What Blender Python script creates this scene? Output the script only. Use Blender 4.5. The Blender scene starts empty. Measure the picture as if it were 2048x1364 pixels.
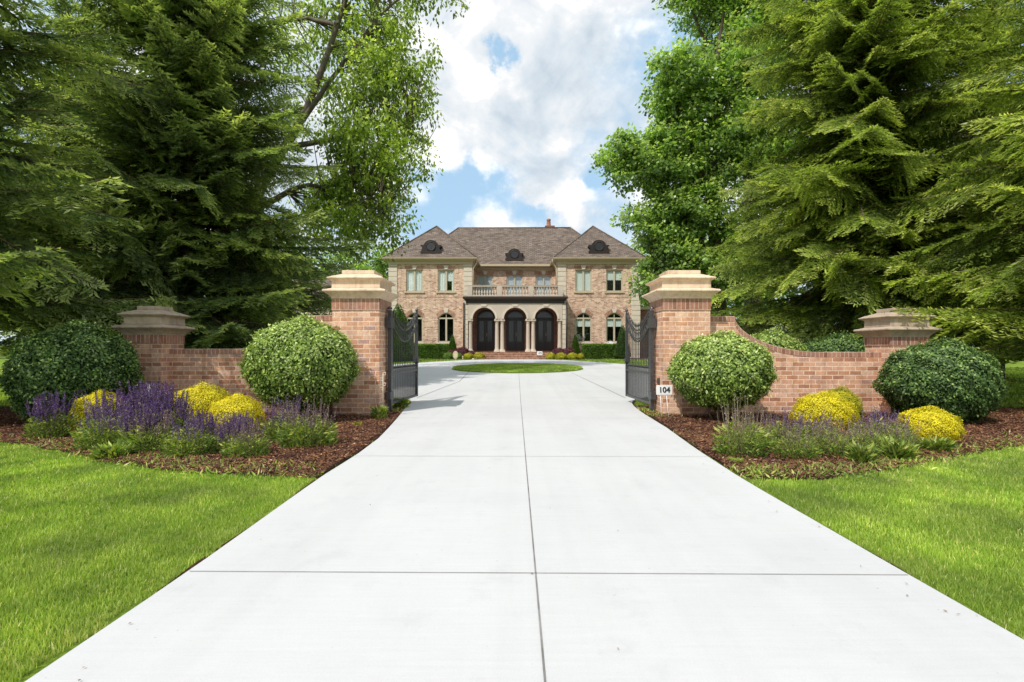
import bpy, bmesh, math, random
import numpy as np
from mathutils import Vector, Matrix

sc = bpy.context.scene
COL = sc.collection
rnd = random.Random(7)
R = math.radians
F = 1030.0          # focal length of the 2048 px wide photograph, in pixels
H = 1.25            # camera height

def gz(y):
    return float(np.interp(y, [12, 24, 32, 36], [0, .35, .55, .6]))
def gza(y):
    return np.interp(y, [12, 24, 32, 36], [0, .35, .55, .6])

# ------------------------------------------------------------------ materials
def newmat(name):
    m = bpy.data.materials.new(name); m.use_nodes = True
    nt = m.node_tree; nt.nodes.clear()
    out = nt.nodes.new('ShaderNodeOutputMaterial')
    return m, nt, out
def N(nt, t, **kw):
    n = nt.nodes.new(t)
    for k, v in kw.items():
        if k.startswith('i_'):
            key = k[2:].replace('_', ' ')
            n.inputs[key].default_value = v
        else: setattr(n, k, v)
    return n
def ramp(nt, stops, interp='LINEAR'):
    n = nt.nodes.new('ShaderNodeValToRGB'); cr = n.color_ramp; cr.interpolation = interp
    while len(cr.elements) < len(stops): cr.elements.new(0.5)
    for e, (p, c) in zip(cr.elements, stops):
        e.position = p; e.color = (*c, 1) if len(c) == 3 else c
    return n
def mixc(nt, a, b, fac, mode='MIX'):
    n = nt.nodes.new('ShaderNodeMix'); n.data_type = 'RGBA'; n.blend_type = mode
    for sock, v in ((n.inputs[6], a), (n.inputs[7], b), (n.inputs[0], fac)):
        if isinstance(v, (int, float)): sock.default_value = v
        elif isinstance(v, tuple): sock.default_value = (*v, 1)
        else: nt.links.new(v, sock)
    return n.outputs[2]
def bump(nt, height, strength=.3, dist=.02, normal=None):
    b = N(nt, 'ShaderNodeBump'); b.inputs['Strength'].default_value = strength
    b.inputs['Distance'].default_value = dist
    nt.links.new(height, b.inputs['Height'])
    if normal: nt.links.new(normal, b.inputs['Normal'])
    return b.outputs['Normal']
def noise(nt, vec, scale, detail=4, rough=.55, dist=0):
    n = N(nt, 'ShaderNodeTexNoise'); n.inputs['Scale'].default_value = scale
    n.inputs['Detail'].default_value = detail; n.inputs['Roughness'].default_value = rough
    n.inputs['Distortion'].default_value = dist
    if vec is not None: nt.links.new(vec, n.inputs['Vector'])
    return n.outputs['Fac']
def principled(nt, out, col, rough=.8, normal=None, metallic=0, spec=.4):
    p = N(nt, 'ShaderNodeBsdfPrincipled')
    if isinstance(col, tuple): p.inputs['Base Color'].default_value = (*col, 1)
    else: nt.links.new(col, p.inputs['Base Color'])
    if isinstance(rough, (int, float)): p.inputs['Roughness'].default_value = rough
    else: nt.links.new(rough, p.inputs['Roughness'])
    p.inputs['Metallic'].default_value = metallic
    p.inputs['Specular IOR Level'].default_value = spec
    if normal: nt.links.new(normal, p.inputs['Normal'])
    if out: nt.links.new(p.outputs[0], out.inputs[0])
    return p
def pos(nt):
    return N(nt, 'ShaderNodeNewGeometry').outputs['Position']

def brick_mat(name, w, h, mortar_w, stops, mortar, soldier=False, stain=.35, bumpk=.5):
    m, nt, out = newmat(name)
    uv = N(nt, 'ShaderNodeUVMap').outputs[0]
    if soldier:
        s = N(nt, 'ShaderNodeSeparateXYZ'); nt.links.new(uv, s.inputs[0])
        c = N(nt, 'ShaderNodeCombineXYZ'); nt.links.new(s.outputs[1], c.inputs[0]); nt.links.new(s.outputs[0], c.inputs[1]); uv = c.outputs[0]
    # slightly wavering courses
    wn = N(nt, 'ShaderNodeTexNoise'); wn.inputs['Scale'].default_value = 9; nt.links.new(uv, wn.inputs['Vector'])
    va = N(nt, 'ShaderNodeVectorMath', operation='MULTIPLY_ADD')
    nt.links.new(wn.outputs['Color'], va.inputs[0]); va.inputs[1].default_value = (.006, .004, 0); nt.links.new(uv, va.inputs[2])
    uvw = va.outputs[0]
    b = N(nt, 'ShaderNodeTexBrick'); nt.links.new(uvw, b.inputs['Vector'])
    b.inputs['Scale'].default_value = 1; b.inputs['Brick Width'].default_value = w; b.inputs['Row Height'].default_value = h
    b.inputs['Mortar Size'].default_value = mortar_w; b.inputs['Mortar Smooth'].default_value = .35
    b.inputs['Color1'].default_value = (0, 0, 0, 1); b.inputs['Color2'].default_value = (1, 1, 1, 1); b.inputs['Bias'].default_value = 0
    b.inputs['Mortar'].default_value = (.5, .5, .5, 1)
    if soldier: b.offset = 0.0
    cr = ramp(nt, stops); nt.links.new(b.outputs['Color'], cr.inputs[0])
    P = pos(nt)
    n1 = noise(nt, P, 60, 6, .7)
    c1 = mixc(nt, cr.outputs[0], (.12, .07, .05), 0.0)
    r1 = ramp(nt, [(.3, (.62, .6, .6)), (.7, (1.25, 1.22, 1.18))]); nt.links.new(n1, r1.inputs[0])
    c2 = mixc(nt, c1, r1.outputs[0], .75, 'MULTIPLY')
    c3 = mixc(nt, c2, mortar, b.outputs['Fac'])
    n2 = noise(nt, P, 1.7, 5, .65)
    r2 = ramp(nt, [(.32, (.55, .52, .52)), (.55, (1.0, 1.0, 1.0)), (.75, (1.15, 1.1, 1.05))]); nt.links.new(n2, r2.inputs[0])
    n5 = noise(nt, P, 11, 5, .7); r5 = ramp(nt, [(.3, (.74, .70, .68)), (.5, (1, 1, 1)), (.7, (1.2, 1.2, 1.16))]); nt.links.new(n5, r5.inputs[0])
    c3 = mixc(nt, c3, r5.outputs[0], .8, 'MULTIPLY')
    c4 = mixc(nt, c3, r2.outputs[0], stain, 'MULTIPLY')
    mpv = N(nt, 'ShaderNodeMapping'); mpv.inputs['Scale'].default_value = (5, 5, .9); nt.links.new(P, mpv.inputs[0])
    n4 = noise(nt, mpv.outputs[0], 1, 5, .65); r4 = ramp(nt, [(.36, (.68, .63, .60)), (.5, (1, 1, 1)), (.68, (1.12, 1.10, 1.08))]); nt.links.new(n4, r4.inputs[0])
    c4 = mixc(nt, c4, r4.outputs[0], stain * 1.6 if stain * 1.6 < 1 else 1.0, 'MULTIPLY')
    inv = N(nt, 'ShaderNodeMath', operation='SUBTRACT'); inv.inputs[0].default_value = 1; nt.links.new(b.outputs['Fac'], inv.inputs[1])
    ad = N(nt, 'ShaderNodeMath', operation='MULTIPLY_ADD'); nt.links.new(n1, ad.inputs[0]); ad.inputs[1].default_value = .6; nt.links.new(inv.outputs[0], ad.inputs[2])
    principled(nt, out, c4, .88, bump(nt, ad.outputs[0], bumpk, .008), spec=.25)
    return m

def stone_mat(name, col, var=.25, scale=6, rough=.75, streak=True, bs=.15):
    m, nt, out = newmat(name)
    P = pos(nt)
    n1 = noise(nt, P, scale, 8, .65)
    d = tuple(c * (1 - var) for c in col); l = tuple(min(1, c * (1 + var * .6)) for c in col)
    cr = ramp(nt, [(.25, d), (.5, col), (.8, l)]); nt.links.new(n1, cr.inputs[0])
    c = cr.outputs[0]
    if streak:
        mp = N(nt, 'ShaderNodeMapping'); mp.inputs['Scale'].default_value = (14, 14, 1.3); nt.links.new(P, mp.inputs[0])
        n2 = noise(nt, mp.outputs[0], 1, 5, .7)
        r2 = ramp(nt, [(.3, (.6, .56, .52)), (.52, (1, 1, 1))]); nt.links.new(n2, r2.inputs[0])
        c = mixc(nt, c, r2.outputs[0], .62, 'MULTIPLY')
        n6 = noise(nt, P, 2.3, 6, .7); r6 = ramp(nt, [(.34, (.66, .62, .58)), (.5, (1, 1, 1))]); nt.links.new(n6, r6.inputs[0]); c = mixc(nt, c, r6.outputs[0], .5, 'MULTIPLY')
    n3 = noise(nt, P, 180, 3, .7)
    principled(nt, out, c, rough, bump(nt, n3, bs, .004), spec=.25)
    return m

def plain_mat(name, col, rough=.5, metallic=0, spec=.4, var=.15, nscale=20):
    m, nt, out = newmat(name)
    n1 = noise(nt, pos(nt), nscale, 5, .6)
    cr = ramp(nt, [(.3, tuple(c * (1 - var) for c in col)), (.7, tuple(c * (1 + var) for c in col))]); nt.links.new(n1, cr.inputs[0])
    principled(nt, out, cr.outputs[0], rough, None, metallic, spec)
    return m

def leaf_mat(name, stops, trans=.3, rough=.5, clump=(2.2, .45), spec=.35, tboost=1.6):
    """stops: colour by the per-leaf attribute 'var'; darker/lighter clumps by position."""
    m, nt, out = newmat(name)
    a = N(nt, 'ShaderNodeAttribute'); a.attribute_name = 'var'
    cr = ramp(nt, stops); nt.links.new(a.outputs['Fac'], cr.inputs[0])
    n1 = noise(nt, pos(nt), clump[0], 3, .6)
    k = clump[1]
    r1 = ramp(nt, [(.3, (1 - k, 1 - k, 1 - k * .9)), (.7, (1 + k, 1 + k * .9, 1 - k * .3))]); nt.links.new(n1, r1.inputs[0])
    c = mixc(nt, cr.outputs[0], r1.outputs[0], 1.0, 'MULTIPLY')
    p = principled(nt, None, c, rough, None, 0, spec)
    t = N(nt, 'ShaderNodeBsdfTranslucent')
    tc = mixc(nt, c, (tboost, tboost * 1.05, .5 * tboost), 1.0, 'MULTIPLY'); nt.links.new(tc, t.inputs[0])
    mx = N(nt, 'ShaderNodeMixShader'); mx.inputs[0].default_value = trans
    nt.links.new(p.outputs[0], mx.inputs[1]); nt.links.new(t.outputs[0], mx.inputs[2])
    nt.links.new(mx.outputs[0], out.inputs[0])
    return m

M = {}
M['brick'] = brick_mat('gate_brick', .218, .0840, .0075,
    [(0, (.42, .20, .13)), (.15, (.58, .29, .17)), (.4, (.72, .42, .27)), (.62, (.61, .34, .235)), (.85, (.78, .52, .37)), (.95, (.54, .32, .25)), (1, (.46, .30, .26))],
    (.82, .63, .48))
M['brick_soldier'] = brick_mat('gate_brick_soldier', .22, .0800, .0075,
    [(0, (.27, .13, .09)), (.3, (.42, .21, .14)), (.7, (.45, .24, .17)), (1, (.31, .175, .145))], (.58, .42, .33), soldier=True)
M['hbrick'] = brick_mat('house_brick', .225, .078, .011,
    [(0, (.26, .14, .11)), (.2, (.48, .28, .20)), (.42, (.64, .41, .30)), (.62, (.73, .51, .385)), (.8, (.48, .30, .235)), (1, (.82, .66, .49))],
    (.74, .60, .47), stain=.35, bumpk=.3)
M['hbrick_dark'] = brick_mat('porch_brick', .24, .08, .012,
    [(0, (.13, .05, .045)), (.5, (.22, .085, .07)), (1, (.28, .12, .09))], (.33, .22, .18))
M['step_brick'] = brick_mat('step_brick', .10, .14, .008,
    [(0, (.28, .13, .09)), (.5, (.42, .22, .15)), (1, (.52, .33, .23))], (.5, .38, .3))
M['shingle'] = brick_mat('roof_shingle', .30, .135, .012,
    [(0, (.12, .095, .08)), (.3, (.185, .145, .12)), (.6, (.225, .18, .15)), (.8, (.15, .125, .11)), (1, (.28, .23, .19))], (.06, .045, .04), stain=.3)
M['stone'] = stone_mat('limestone_cap', (.76, .575, .42), .22, 5)
M['stone_weathered'] = stone_mat('weathered_limestone', (.47, .37, .285), .35, 4)
M['hstone'] = stone_mat('house_limestone', (.62, .54, .44), .12, 3, streak=False)
M['taupe'] = stone_mat('portico_stone', (.53, .45, .37), .12, 3, streak=False)
M['trim'] = plain_mat('tan_trim', (.50, .40, .27), .5)
M['darktrim'] = plain_mat('dark_bronze_trim', (.035, .024, .02), .45)
M['dormer'] = plain_mat('black_dormer', (.022, .018, .018), .5, var=.3)
M['winframe'] = plain_mat('window_frame', (.50, .44, .33), .5, var=.05)
M['door_glass_dark'] = plain_mat('dark_door_glass', (.022, .024, .026), .12, spec=.55, var=.5, nscale=3)
M['door'] = plain_mat('dark_door', (.018, .014, .015), .35, var=.3)
M['iron'] = plain_mat('black_iron', (.085, .088, .095), .4, .5, .5, var=.35, nscale=40)
M['void'] = plain_mat('dark_room', (.012, .011, .010), .9)
M['curtain'] = plain_mat('curtain', (.84, .87, .86), .9, var=.12, nscale=12)
M['blind'] = plain_mat('blind', (.78, .82, .79), .9, var=.06)
M['sheer'] = plain_mat('sheer', (.50, .56, .64), .9, var=.08)
M['white'] = plain_mat('white_sign', (.82, .82, .80), .5, var=.02)
M['ink'] = plain_mat('dark_letters', (.03, .035, .045), .6)
M['paleplaque'] = plain_mat('pale_plaque', (.70, .58, .42), .7)
M['pot'] = plain_mat('clay_pot', (.48, .20, .12), .8)
M['bark'] = stone_mat('bark', (.105, .080, .058), .5, 9, .95, bs=.6)
M['bark_grey'] = stone_mat('bark_grey', (.15, .125, .095), .45, 7, .95, bs=.6)
M['twig'] = plain_mat('twig', (.17, .115, .07), .9, var=.4)

def glass_mat():
    m, nt, out = newmat('window_glass')
    lw = N(nt, 'ShaderNodeLayerWeight'); lw.inputs[0].default_value = .5
    pw = N(nt, 'ShaderNodeMath', operation='POWER'); nt.links.new(lw.outputs['Facing'], pw.inputs[0]); pw.inputs[1].default_value = 4
    ad = N(nt, 'ShaderNodeMath', operation='MULTIPLY_ADD'); nt.links.new(pw.outputs[0], ad.inputs[0]); ad.inputs[1].default_value = .6; ad.inputs[2].default_value = .07
    t = N(nt, 'ShaderNodeBsdfTransparent'); t.inputs[0].default_value = (.95, .97, .96, 1)
    g = N(nt, 'ShaderNodeBsdfGlossy'); g.inputs['Roughness'].default_value = .02
    bn = noise(nt, pos(nt), 1.2, 2)
    nt.links.new(bump(nt, bn, .25, .05), g.inputs['Normal'])
    mx = N(nt, 'ShaderNodeMixShader'); nt.links.new(ad.outputs[0], mx.inputs[0])
    nt.links.new(t.outputs[0], mx.inputs[1]); nt.links.new(g.outputs[0], mx.inputs[2]); nt.links.new(mx.outputs[0], out.inputs[0])
    return m
M['glass'] = glass_mat()

def concrete_mat():
    m, nt, out = newmat('concrete')
    P = pos(nt)
    a = noise(nt, P, .55, 6, .6, .4)
    ra = ramp(nt, [(.3, (.525, .524, .528)), (.5, (.56, .559, .561)), (.72, (.585, .584, .584))]); nt.links.new(a, ra.inputs[0])
    mp = N(nt, 'ShaderNodeMapping'); mp.inputs['Scale'].default_value = (1.2, 26, 1); mp.inputs['Rotation'].default_value = (0, 0, .06); nt.links.new(P, mp.inputs[0])
    b = noise(nt, mp.outputs[0], 1.5, 5, .7)
    rb = ramp(nt, [(.3, (.96, .96, .965)), (.7, (1.02, 1.02, 1.02))]); nt.links.new(b, rb.inputs[0])
    c = mixc(nt, ra.outputs[0], rb.outputs[0], 1.0, 'MULTIPLY')
    d = noise(nt, P, 3.1, 7, .7)
    rd = ramp(nt, [(.30, (.86, .86, .87)), (.45, (1, 1, 1))]); nt.links.new(d, rd.inputs[0])
    c = mixc(nt, c, rd.outputs[0], .5, 'MULTIPLY')
    e = noise(nt, P, 38, 2, .5)
    re = ramp(nt, [(.20, (.62, .6, .58)), (.25, (1, 1, 1))]); nt.links.new(e, re.inputs[0])
    c = mixc(nt, c, re.outputs[0], .8, 'MULTIPLY')
    f = noise(nt, P, 150, 4, .7)
    rf = ramp(nt, [(.3, (.95, .95, .95)), (.7, (1.04, 1.04, 1.04))]); nt.links.new(f, rf.inputs[0])
    c = mixc(nt, c, rf.outputs[0], 1.0, 'MULTIPLY')
    mt = N(nt, 'ShaderNodeMapping'); mt.inputs['Scale'].default_value = (2.6, .10, 1); nt.links.new(P, mt.inputs[0])
    g = noise(nt, mt.outputs[0], 1, 6, .6, .3); rg_ = ramp(nt, [(.36, (.95, .948, .945)), (.52, (1, 1, 1)), (.7, (1.03, 1.03, 1.03))]); nt.links.new(g, rg_.inputs[0])
    c = mixc(nt, c, rg_.outputs[0], .7, 'MULTIPLY')
    ad = N(nt, 'ShaderNodeMath', operation='ADD'); nt.links.new(f, ad.inputs[0]); nt.links.new(b, ad.inputs[1])
    principled(nt, out, c, .85, bump(nt, ad.outputs[0], .18, .003), spec=.25)
    return m
M['concrete'] = concrete_mat()
M['joint'] = plain_mat('joint_groove', (.20, .19, .18), .95, var=.5, nscale=6)

def lawn_mat():
    m, nt, out = newmat('lawn')
    P = pos(nt)
    a = noise(nt, P, .9, 6, .65)
    ra = ramp(nt, [(.3, (.12, .19, .02)), (.5, (.18, .27, .028)), (.7, (.26, .35, .045))]); nt.links.new(a, ra.inputs[0])
    b = noise(nt, P, 45, 6, .75)
    rb = ramp(nt, [(.3, (.45, .45, .4)), (.7, (1.4, 1.4, 1.3))]); nt.links.new(b, rb.inputs[0])
    c = mixc(nt, ra.outputs[0], rb.outputs[0], 1.0, 'MULTIPLY')
    principled(nt, out, c, .9, bump(nt, b, .8, .03), spec=.2)
    return m
M['lawn'] = lawn_mat()
def soil_mat():
    m, nt, out = newmat('mulch_soil')
    P = pos(nt)
    b = noise(nt, P, 38, 7, .8, 1.2)
    rb = ramp(nt, [(.3, (.022, .010, .007)), (.5, (.075, .032, .022)), (.68, (.15, .07, .045)), (.8, (.26, .14, .09))]); nt.links.new(b, rb.inputs[0])
    principled(nt, out, rb.outputs[0], .95, bump(nt, b, 1, .03), spec=.15)
    return m
M['soil'] = soil_mat()
M['chips'] = leaf_mat('mulch_chips', [(0, (.055, .021, .015)), (.4, (.165, .075, .050)), (.75, (.28, .135, .092)), (.93, (.42, .25, .17)), (1, (.55, .38, .26))], 0.0, .85, (3, .3), spec=.2)
M['grass'] = leaf_mat('grass_blades', [(0, (.10, .18, .04)), (.35, (.225, .345, .075)), (.7, (.375, .485, .135)), (.88, (.53, .575, .23)), (1, (.72, .65, .40))], .42, .45, (1.3, .42), spec=.3)
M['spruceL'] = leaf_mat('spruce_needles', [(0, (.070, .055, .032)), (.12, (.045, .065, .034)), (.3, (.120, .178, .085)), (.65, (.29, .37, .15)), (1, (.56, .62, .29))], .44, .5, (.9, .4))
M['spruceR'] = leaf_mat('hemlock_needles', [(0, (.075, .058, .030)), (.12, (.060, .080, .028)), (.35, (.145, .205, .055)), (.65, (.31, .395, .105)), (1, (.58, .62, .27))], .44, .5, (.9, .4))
M['locust'] = leaf_mat('light_tree_leaves', [(0, (.10, .155, .045)), (.5, (.30, .415, .095)), (1, (.60, .67, .23))], .55, .45, (.9, .4))
M['maple'] = leaf_mat('maple_leaves', [(0, (.06, .115, .045)), (.45, (.23, .37, .11)), (1, (.56, .66, .28))], .46, .35, (.6, .45), spec=.5)
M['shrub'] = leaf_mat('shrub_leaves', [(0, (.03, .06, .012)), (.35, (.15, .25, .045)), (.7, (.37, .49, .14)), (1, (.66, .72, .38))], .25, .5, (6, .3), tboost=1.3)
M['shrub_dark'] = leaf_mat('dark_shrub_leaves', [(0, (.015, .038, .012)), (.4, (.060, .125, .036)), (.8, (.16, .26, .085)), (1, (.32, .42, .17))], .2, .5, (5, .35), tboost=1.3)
M['gold'] = leaf_mat('gold_leaves', [(0, (.26, .23, .01)), (.4, (.68, .58, .014)), (.8, (.92, .80, .03)), (1, (.96, .90, .10))], .25, .6, (9, .25), tboost=1.1)
M['chartreuse'] = leaf_mat('yellow_green_leaves', [(0, (.12, .13, .01)), (.5, (.36, .36, .018)), (1, (.62, .56, .04))], .25, .6, (4, .3), tboost=1.1)
M['barberry'] = leaf_mat('purple_leaves', [(0, (.035, .010, .016)), (.5, (.10, .025, .040)), (1, (.22, .07, .10))], .2, .6, (4, .3), tboost=1.0)
M['box'] = leaf_mat('hedge_leaves', [(0, (.02, .055, .008)), (.5, (.08, .17, .02)), (1, (.20, .33, .04))], .2, .5, (3, .3))
M['perennial'] = leaf_mat('perennial_leaves', [(0, (.04, .085, .018)), (.45, (.16, .25, .05)), (.8, (.34, .40, .11)), (1, (.60, .56, .26))], .3, .5, (5, .4))
M['purple'] = leaf_mat('purple_florets', [(0, (.05, .022, .12)), (.5, (.13, .055, .28)), (.85, (.26, .15, .44)), (1, (.55, .42, .58))], .25, .6, (4, .25), tboost=1.0)
M['mauve'] = leaf_mat('mauve_florets', [(0, (.09, .045, .10)), (.4, (.20, .11, .21)), (.7, (.28, .20, .22)), (1, (.55, .48, .40))], .25, .6, (4, .25), tboost=1.0)
M['stemgreen'] = plain_mat('green_stem', (.24, .22, .11), .8, var=.3)

# ------------------------------------------------------------------ object helpers
ORIG = {}
def tag(o, label=None, cat=None, group=None, kind=None):
    if label: o['label'] = label
    if cat: o['category'] = cat
    if group: o['group'] = group
    if kind: o['kind'] = kind
    return o
def empty(name, loc, label=None, cat=None, group=None, parent=None):
    o = bpy.data.objects.new(name, None); COL.objects.link(o); o.empty_display_size = .2
    o.location = loc; ORIG[o.name] = Vector(loc)
    return tag(o, label, cat, group)
def link(name, me, mat, parent=None, origin=(0, 0, 0)):
    o = bpy.data.objects.new(name, me); COL.objects.link(o)
    if mat is not None and not me.materials: me.materials.append(mat)
    if parent:
        o.parent = parent; ORIG[o.name] = ORIG[parent.name]
    else:
        o.location = origin; ORIG[o.name] = Vector(origin)
    return o
def children(o): return [c for c in bpy.data.objects if c.parent == o]
def copy_tree(o, loc=None, rz=0, s=1, parent=None):
    c = o.copy(); COL.objects.link(c); c.parent = parent
    if loc is not None:
        c.location = loc; c.rotation_euler = (0, 0, rz)
        c.scale = (s, s, s) if not isinstance(s, tuple) else s
    for ch in KIDS.get(o.name, None) or children(o):
        copy_tree(ch, parent=c)
    return c
KIDS = {}

class MB:
    """collects boxes, prisms, lathes and tubes; build() links them as ONE mesh object (box-projected UVs in metres)"""
    def __init__(s): s.v = []; s.f = []; s.sm = []
    def add(s, vs, fs, smooth=False):
        b = len(s.v); s.v += [tuple(p) for p in vs]
        for f in fs: s.f.append([b + i for i in f]); s.sm.append(smooth)
        return s
    def box(s, x0, x1, y0, y1, z0, z1):
        vs = [(x, y, z) for z in (z0, z1) for y in (y0, y1) for x in (x0, x1)]
        return s.add(vs, [(0, 2, 3, 1), (4, 5, 7, 6), (0, 1, 5, 4), (2, 6, 7, 3), (0, 4, 6, 2), (1, 3, 7, 5)])
    def prism_y(s, loop, y0, y1):
        n = len(loop); vs = [(x, y0, z) for x, z in loop] + [(x, y1, z) for x, z in loop]
        fs = [list(range(n)), list(range(2 * n - 1, n - 1, -1))] + [(i, i + n, (i + 1) % n + n, (i + 1) % n) for i in range(n)]
        return s.add(vs, fs)
    def stack(s, cx, cy, prof):      # square profile stack [(half, z)...]
        vs = []; fs = []
        for h, z in prof:
            hx, hy = (h, h) if not isinstance(h, tuple) else h
            vs += [(cx - hx, cy - hy, z), (cx + hx, cy - hy, z), (cx + hx, cy + hy, z), (cx - hx, cy + hy, z)]
        for k in range(len(prof) - 1):
            for i in range(4): fs.append((4 * k + i, 4 * k + (i + 1) % 4, 4 * k + 4 + (i + 1) % 4, 4 * k + 4 + i))
        fs.append((3, 2, 1, 0)); t = 4 * (len(prof) - 1); fs.append((t, t + 1, t + 2, t + 3))
        return s.add(vs, fs)
    def lathe(s, cx, cy, prof, n=12):
        vs = []; fs = []
        for r, z in prof:
            for i in range(n):
                a = 2 * math.pi * i / n; vs.append((cx + r * math.cos(a), cy + r * math.sin(a), z))
        for k in range(len(prof) - 1):
            for i in range(n): fs.append((n * k + i, n * k + (i + 1) % n, n * k + n + (i + 1) % n, n * k + n + i))
        s.add(vs, fs, True)
        s.add(vs[:n], [list(range(n - 1, -1, -1))]); s.add(vs[-n:], [list(range(n))])
        return s
    def tube(s, pts, rad, n=6):
        pts = [Vector(p) for p in pts]
        if isinstance(rad, (int, float)): rad = [rad] * len(pts)
        vs = []; fs = []
        up = Vector((.13, .21, .97))
        for k, p in enumerate(pts):
            d = (pts[min(k + 1, len(pts) - 1)] - pts[max(k - 1, 0)]).normalized()
            a = d.cross(up)
            if a.length < .05: a = d.cross(Vector((1, 0, 0)))
            a.normalize(); b = d.cross(a)
            for i in range(n):
                t = 2 * math.pi * i / n; vs.append(p + (a * math.cos(t) + b * math.sin(t)) * rad[k])
        for k in range(len(pts) - 1):
            for i in range(n): fs.append((n * k + i, n * k + (i + 1) % n, n * k + n + (i + 1) % n, n * k + n + i))
        fs.append(list(range(n))); m = n * (len(pts) - 1); fs.append(list(range(m + n - 1, m - 1, -1)))
        return s.add(vs, fs, True)
    def build(s, name, mat, parent=None, origin=(0, 0, 0), bevel=0, seg=2, recalc=True):
        o0 = ORIG[parent.name] if parent else Vector(origin)
        me = bpy.data.meshes.new(name)
        me.from_pydata([(p[0] - o0.x, p[1] - o0.y, p[2] - o0.z) for p in s.v], [], s.f)
        me.polygons.foreach_set('use_smooth', s.sm)
        if recalc:
            bm = bmesh.new(); bm.from_mesh(me); bmesh.ops.recalc_face_normals(bm, faces=bm.faces); bm.to_mesh(me); bm.free()
        uvl = me.uv_layers.new(name='UVMap')
        for p in me.polygons:
            n = p.normal; ax, ay, az = abs(n.x), abs(n.y), abs(n.z)
            for li in p.loop_indices:
                v = me.vertices[me.loops[li].vertex_index].co + o0
                if az > .9: uv = (v.x, v.y)
                elif az > .3:    # sloping roofs: run up the slope
                    uv = (v.x, v.z / max(.3, math.sqrt(1 - az * az))) if ay > ax else (v.y, v.z / max(.3, math.sqrt(1 - az * az)))
                elif ay >= ax: uv = (v.x, v.z)
                else: uv = (v.y, v.z)
                uvl.data[li].uv = uv
        ob = link(name, me, mat, parent, origin)
        if bevel:
            b = ob.modifiers.new('bevel', 'BEVEL'); b.width = bevel; b.segments = seg; b.limit_method = 'ANGLE'; b.angle_limit = R(25)
        return ob

def holed_wall(mb, outer, holes, y, depth):
    """flat XZ panel at y with holes, each with reveals running back by depth"""
    bm = bmesh.new(); es = []
    for lp in [outer] + holes:
        vs = [bm.verts.new((x, y, z)) for x, z in lp]
        es += [bm.edges.new((vs[i], vs[(i + 1) % len(vs)])) for i in range(len(vs))]
    bmesh.ops.triangle_fill(bm, use_beauty=True, use_dissolve=False, edges=es)
    bm.verts.index_update()
    fs = []
    for f in bm.faces:
        idx = [v.index for v in f.verts]
        if f.normal.y > 0: idx.reverse()
        fs.append(idx)
    mb.add([v.co[:] for v in bm.verts], fs)
    bm.free()
    for lp in holes:
        n = len(lp)
        mb.add([(x, y, z) for x, z in lp] + [(x, y + depth, z) for x, z in lp], [(i, (i + 1) % n, (i + 1) % n + n, i + n) for i in range(n)])

def arch_loop(x0, x1, z0, zs, rise, n=14):
    """opening with an arched head: springing at zs, rise above it"""
    c = (x0 + x1) / 2; hw = (x1 - x0) / 2
    if rise <= 0: return [(x0, z0), (x1, z0), (x1, zs), (x0, zs)]
    rad = (hw * hw + rise * rise) / (2 * rise); cz = zs + rise - rad
    a0 = math.asin(min(1, hw / rad))
    if rise > hw * .999: a0 = math.pi / 2
    pts = [(c + rad * math.sin(a0 - 2 * a0 * i / n), cz + rad * math.cos(a0 - 2 * a0 * i / n)) for i in range(n + 1)]
    return [(x0, z0), (x1, z0)] + pts

def np_mesh(name, V, F_, var=None, smooth=False):
    me = bpy.data.meshes.new(name)
    V = np.ascontiguousarray(V, dtype=np.float32); F_ = np.ascontiguousarray(F_, dtype=np.int32)
    k = F_.shape[1]
    me.vertices.add(len(V)); me.vertices.foreach_set('co', V.ravel())
    me.loops.add(F_.size); me.loops.foreach_set('vertex_index', F_.ravel())
    me.polygons.add(len(F_)); me.polygons.foreach_set('loop_start', np.arange(0, F_.size, k, dtype=np.int32))
    me.polygons.foreach_set('loop_total', np.full(len(F_), k, dtype=np.int32))
    if var is not None:
        a = me.attributes.new('var', 'FLOAT', 'POINT'); a.data.foreach_set('value', np.ascontiguousarray(var, dtype=np.float32))
    me.update(calc_edges=True)
    return me

def unit(a): return a / np.maximum(1e-9, np.linalg.norm(a, axis=1, keepdims=True))
def leaves(P, D, Nn, L, W, var, cup=.15):
    """kite shaped leaves: base P, direction D, normal Nn, length L, width W (arrays)"""
    n = len(P); D = unit(D); S = unit(np.cross(D, Nn)); U = np.cross(S, D)
    L = np.broadcast_to(np.asarray(L, float), (n,))[:, None]; W = np.broadcast_to(np.asarray(W, float), (n,))[:, None]
    V = np.stack([P, P + D * L * .45 + S * W * .5 - U * W * cup, P + D * L, P + D * L * .45 - S * W * .5 - U * W * cup], 1).reshape(-1, 3)
    Fq = np.arange(4 * n).reshape(n, 4)
    return V, Fq, np.repeat(var, 4)
def rdir(r, n):
    return unit(r.normal(size=(n, 3)))

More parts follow.
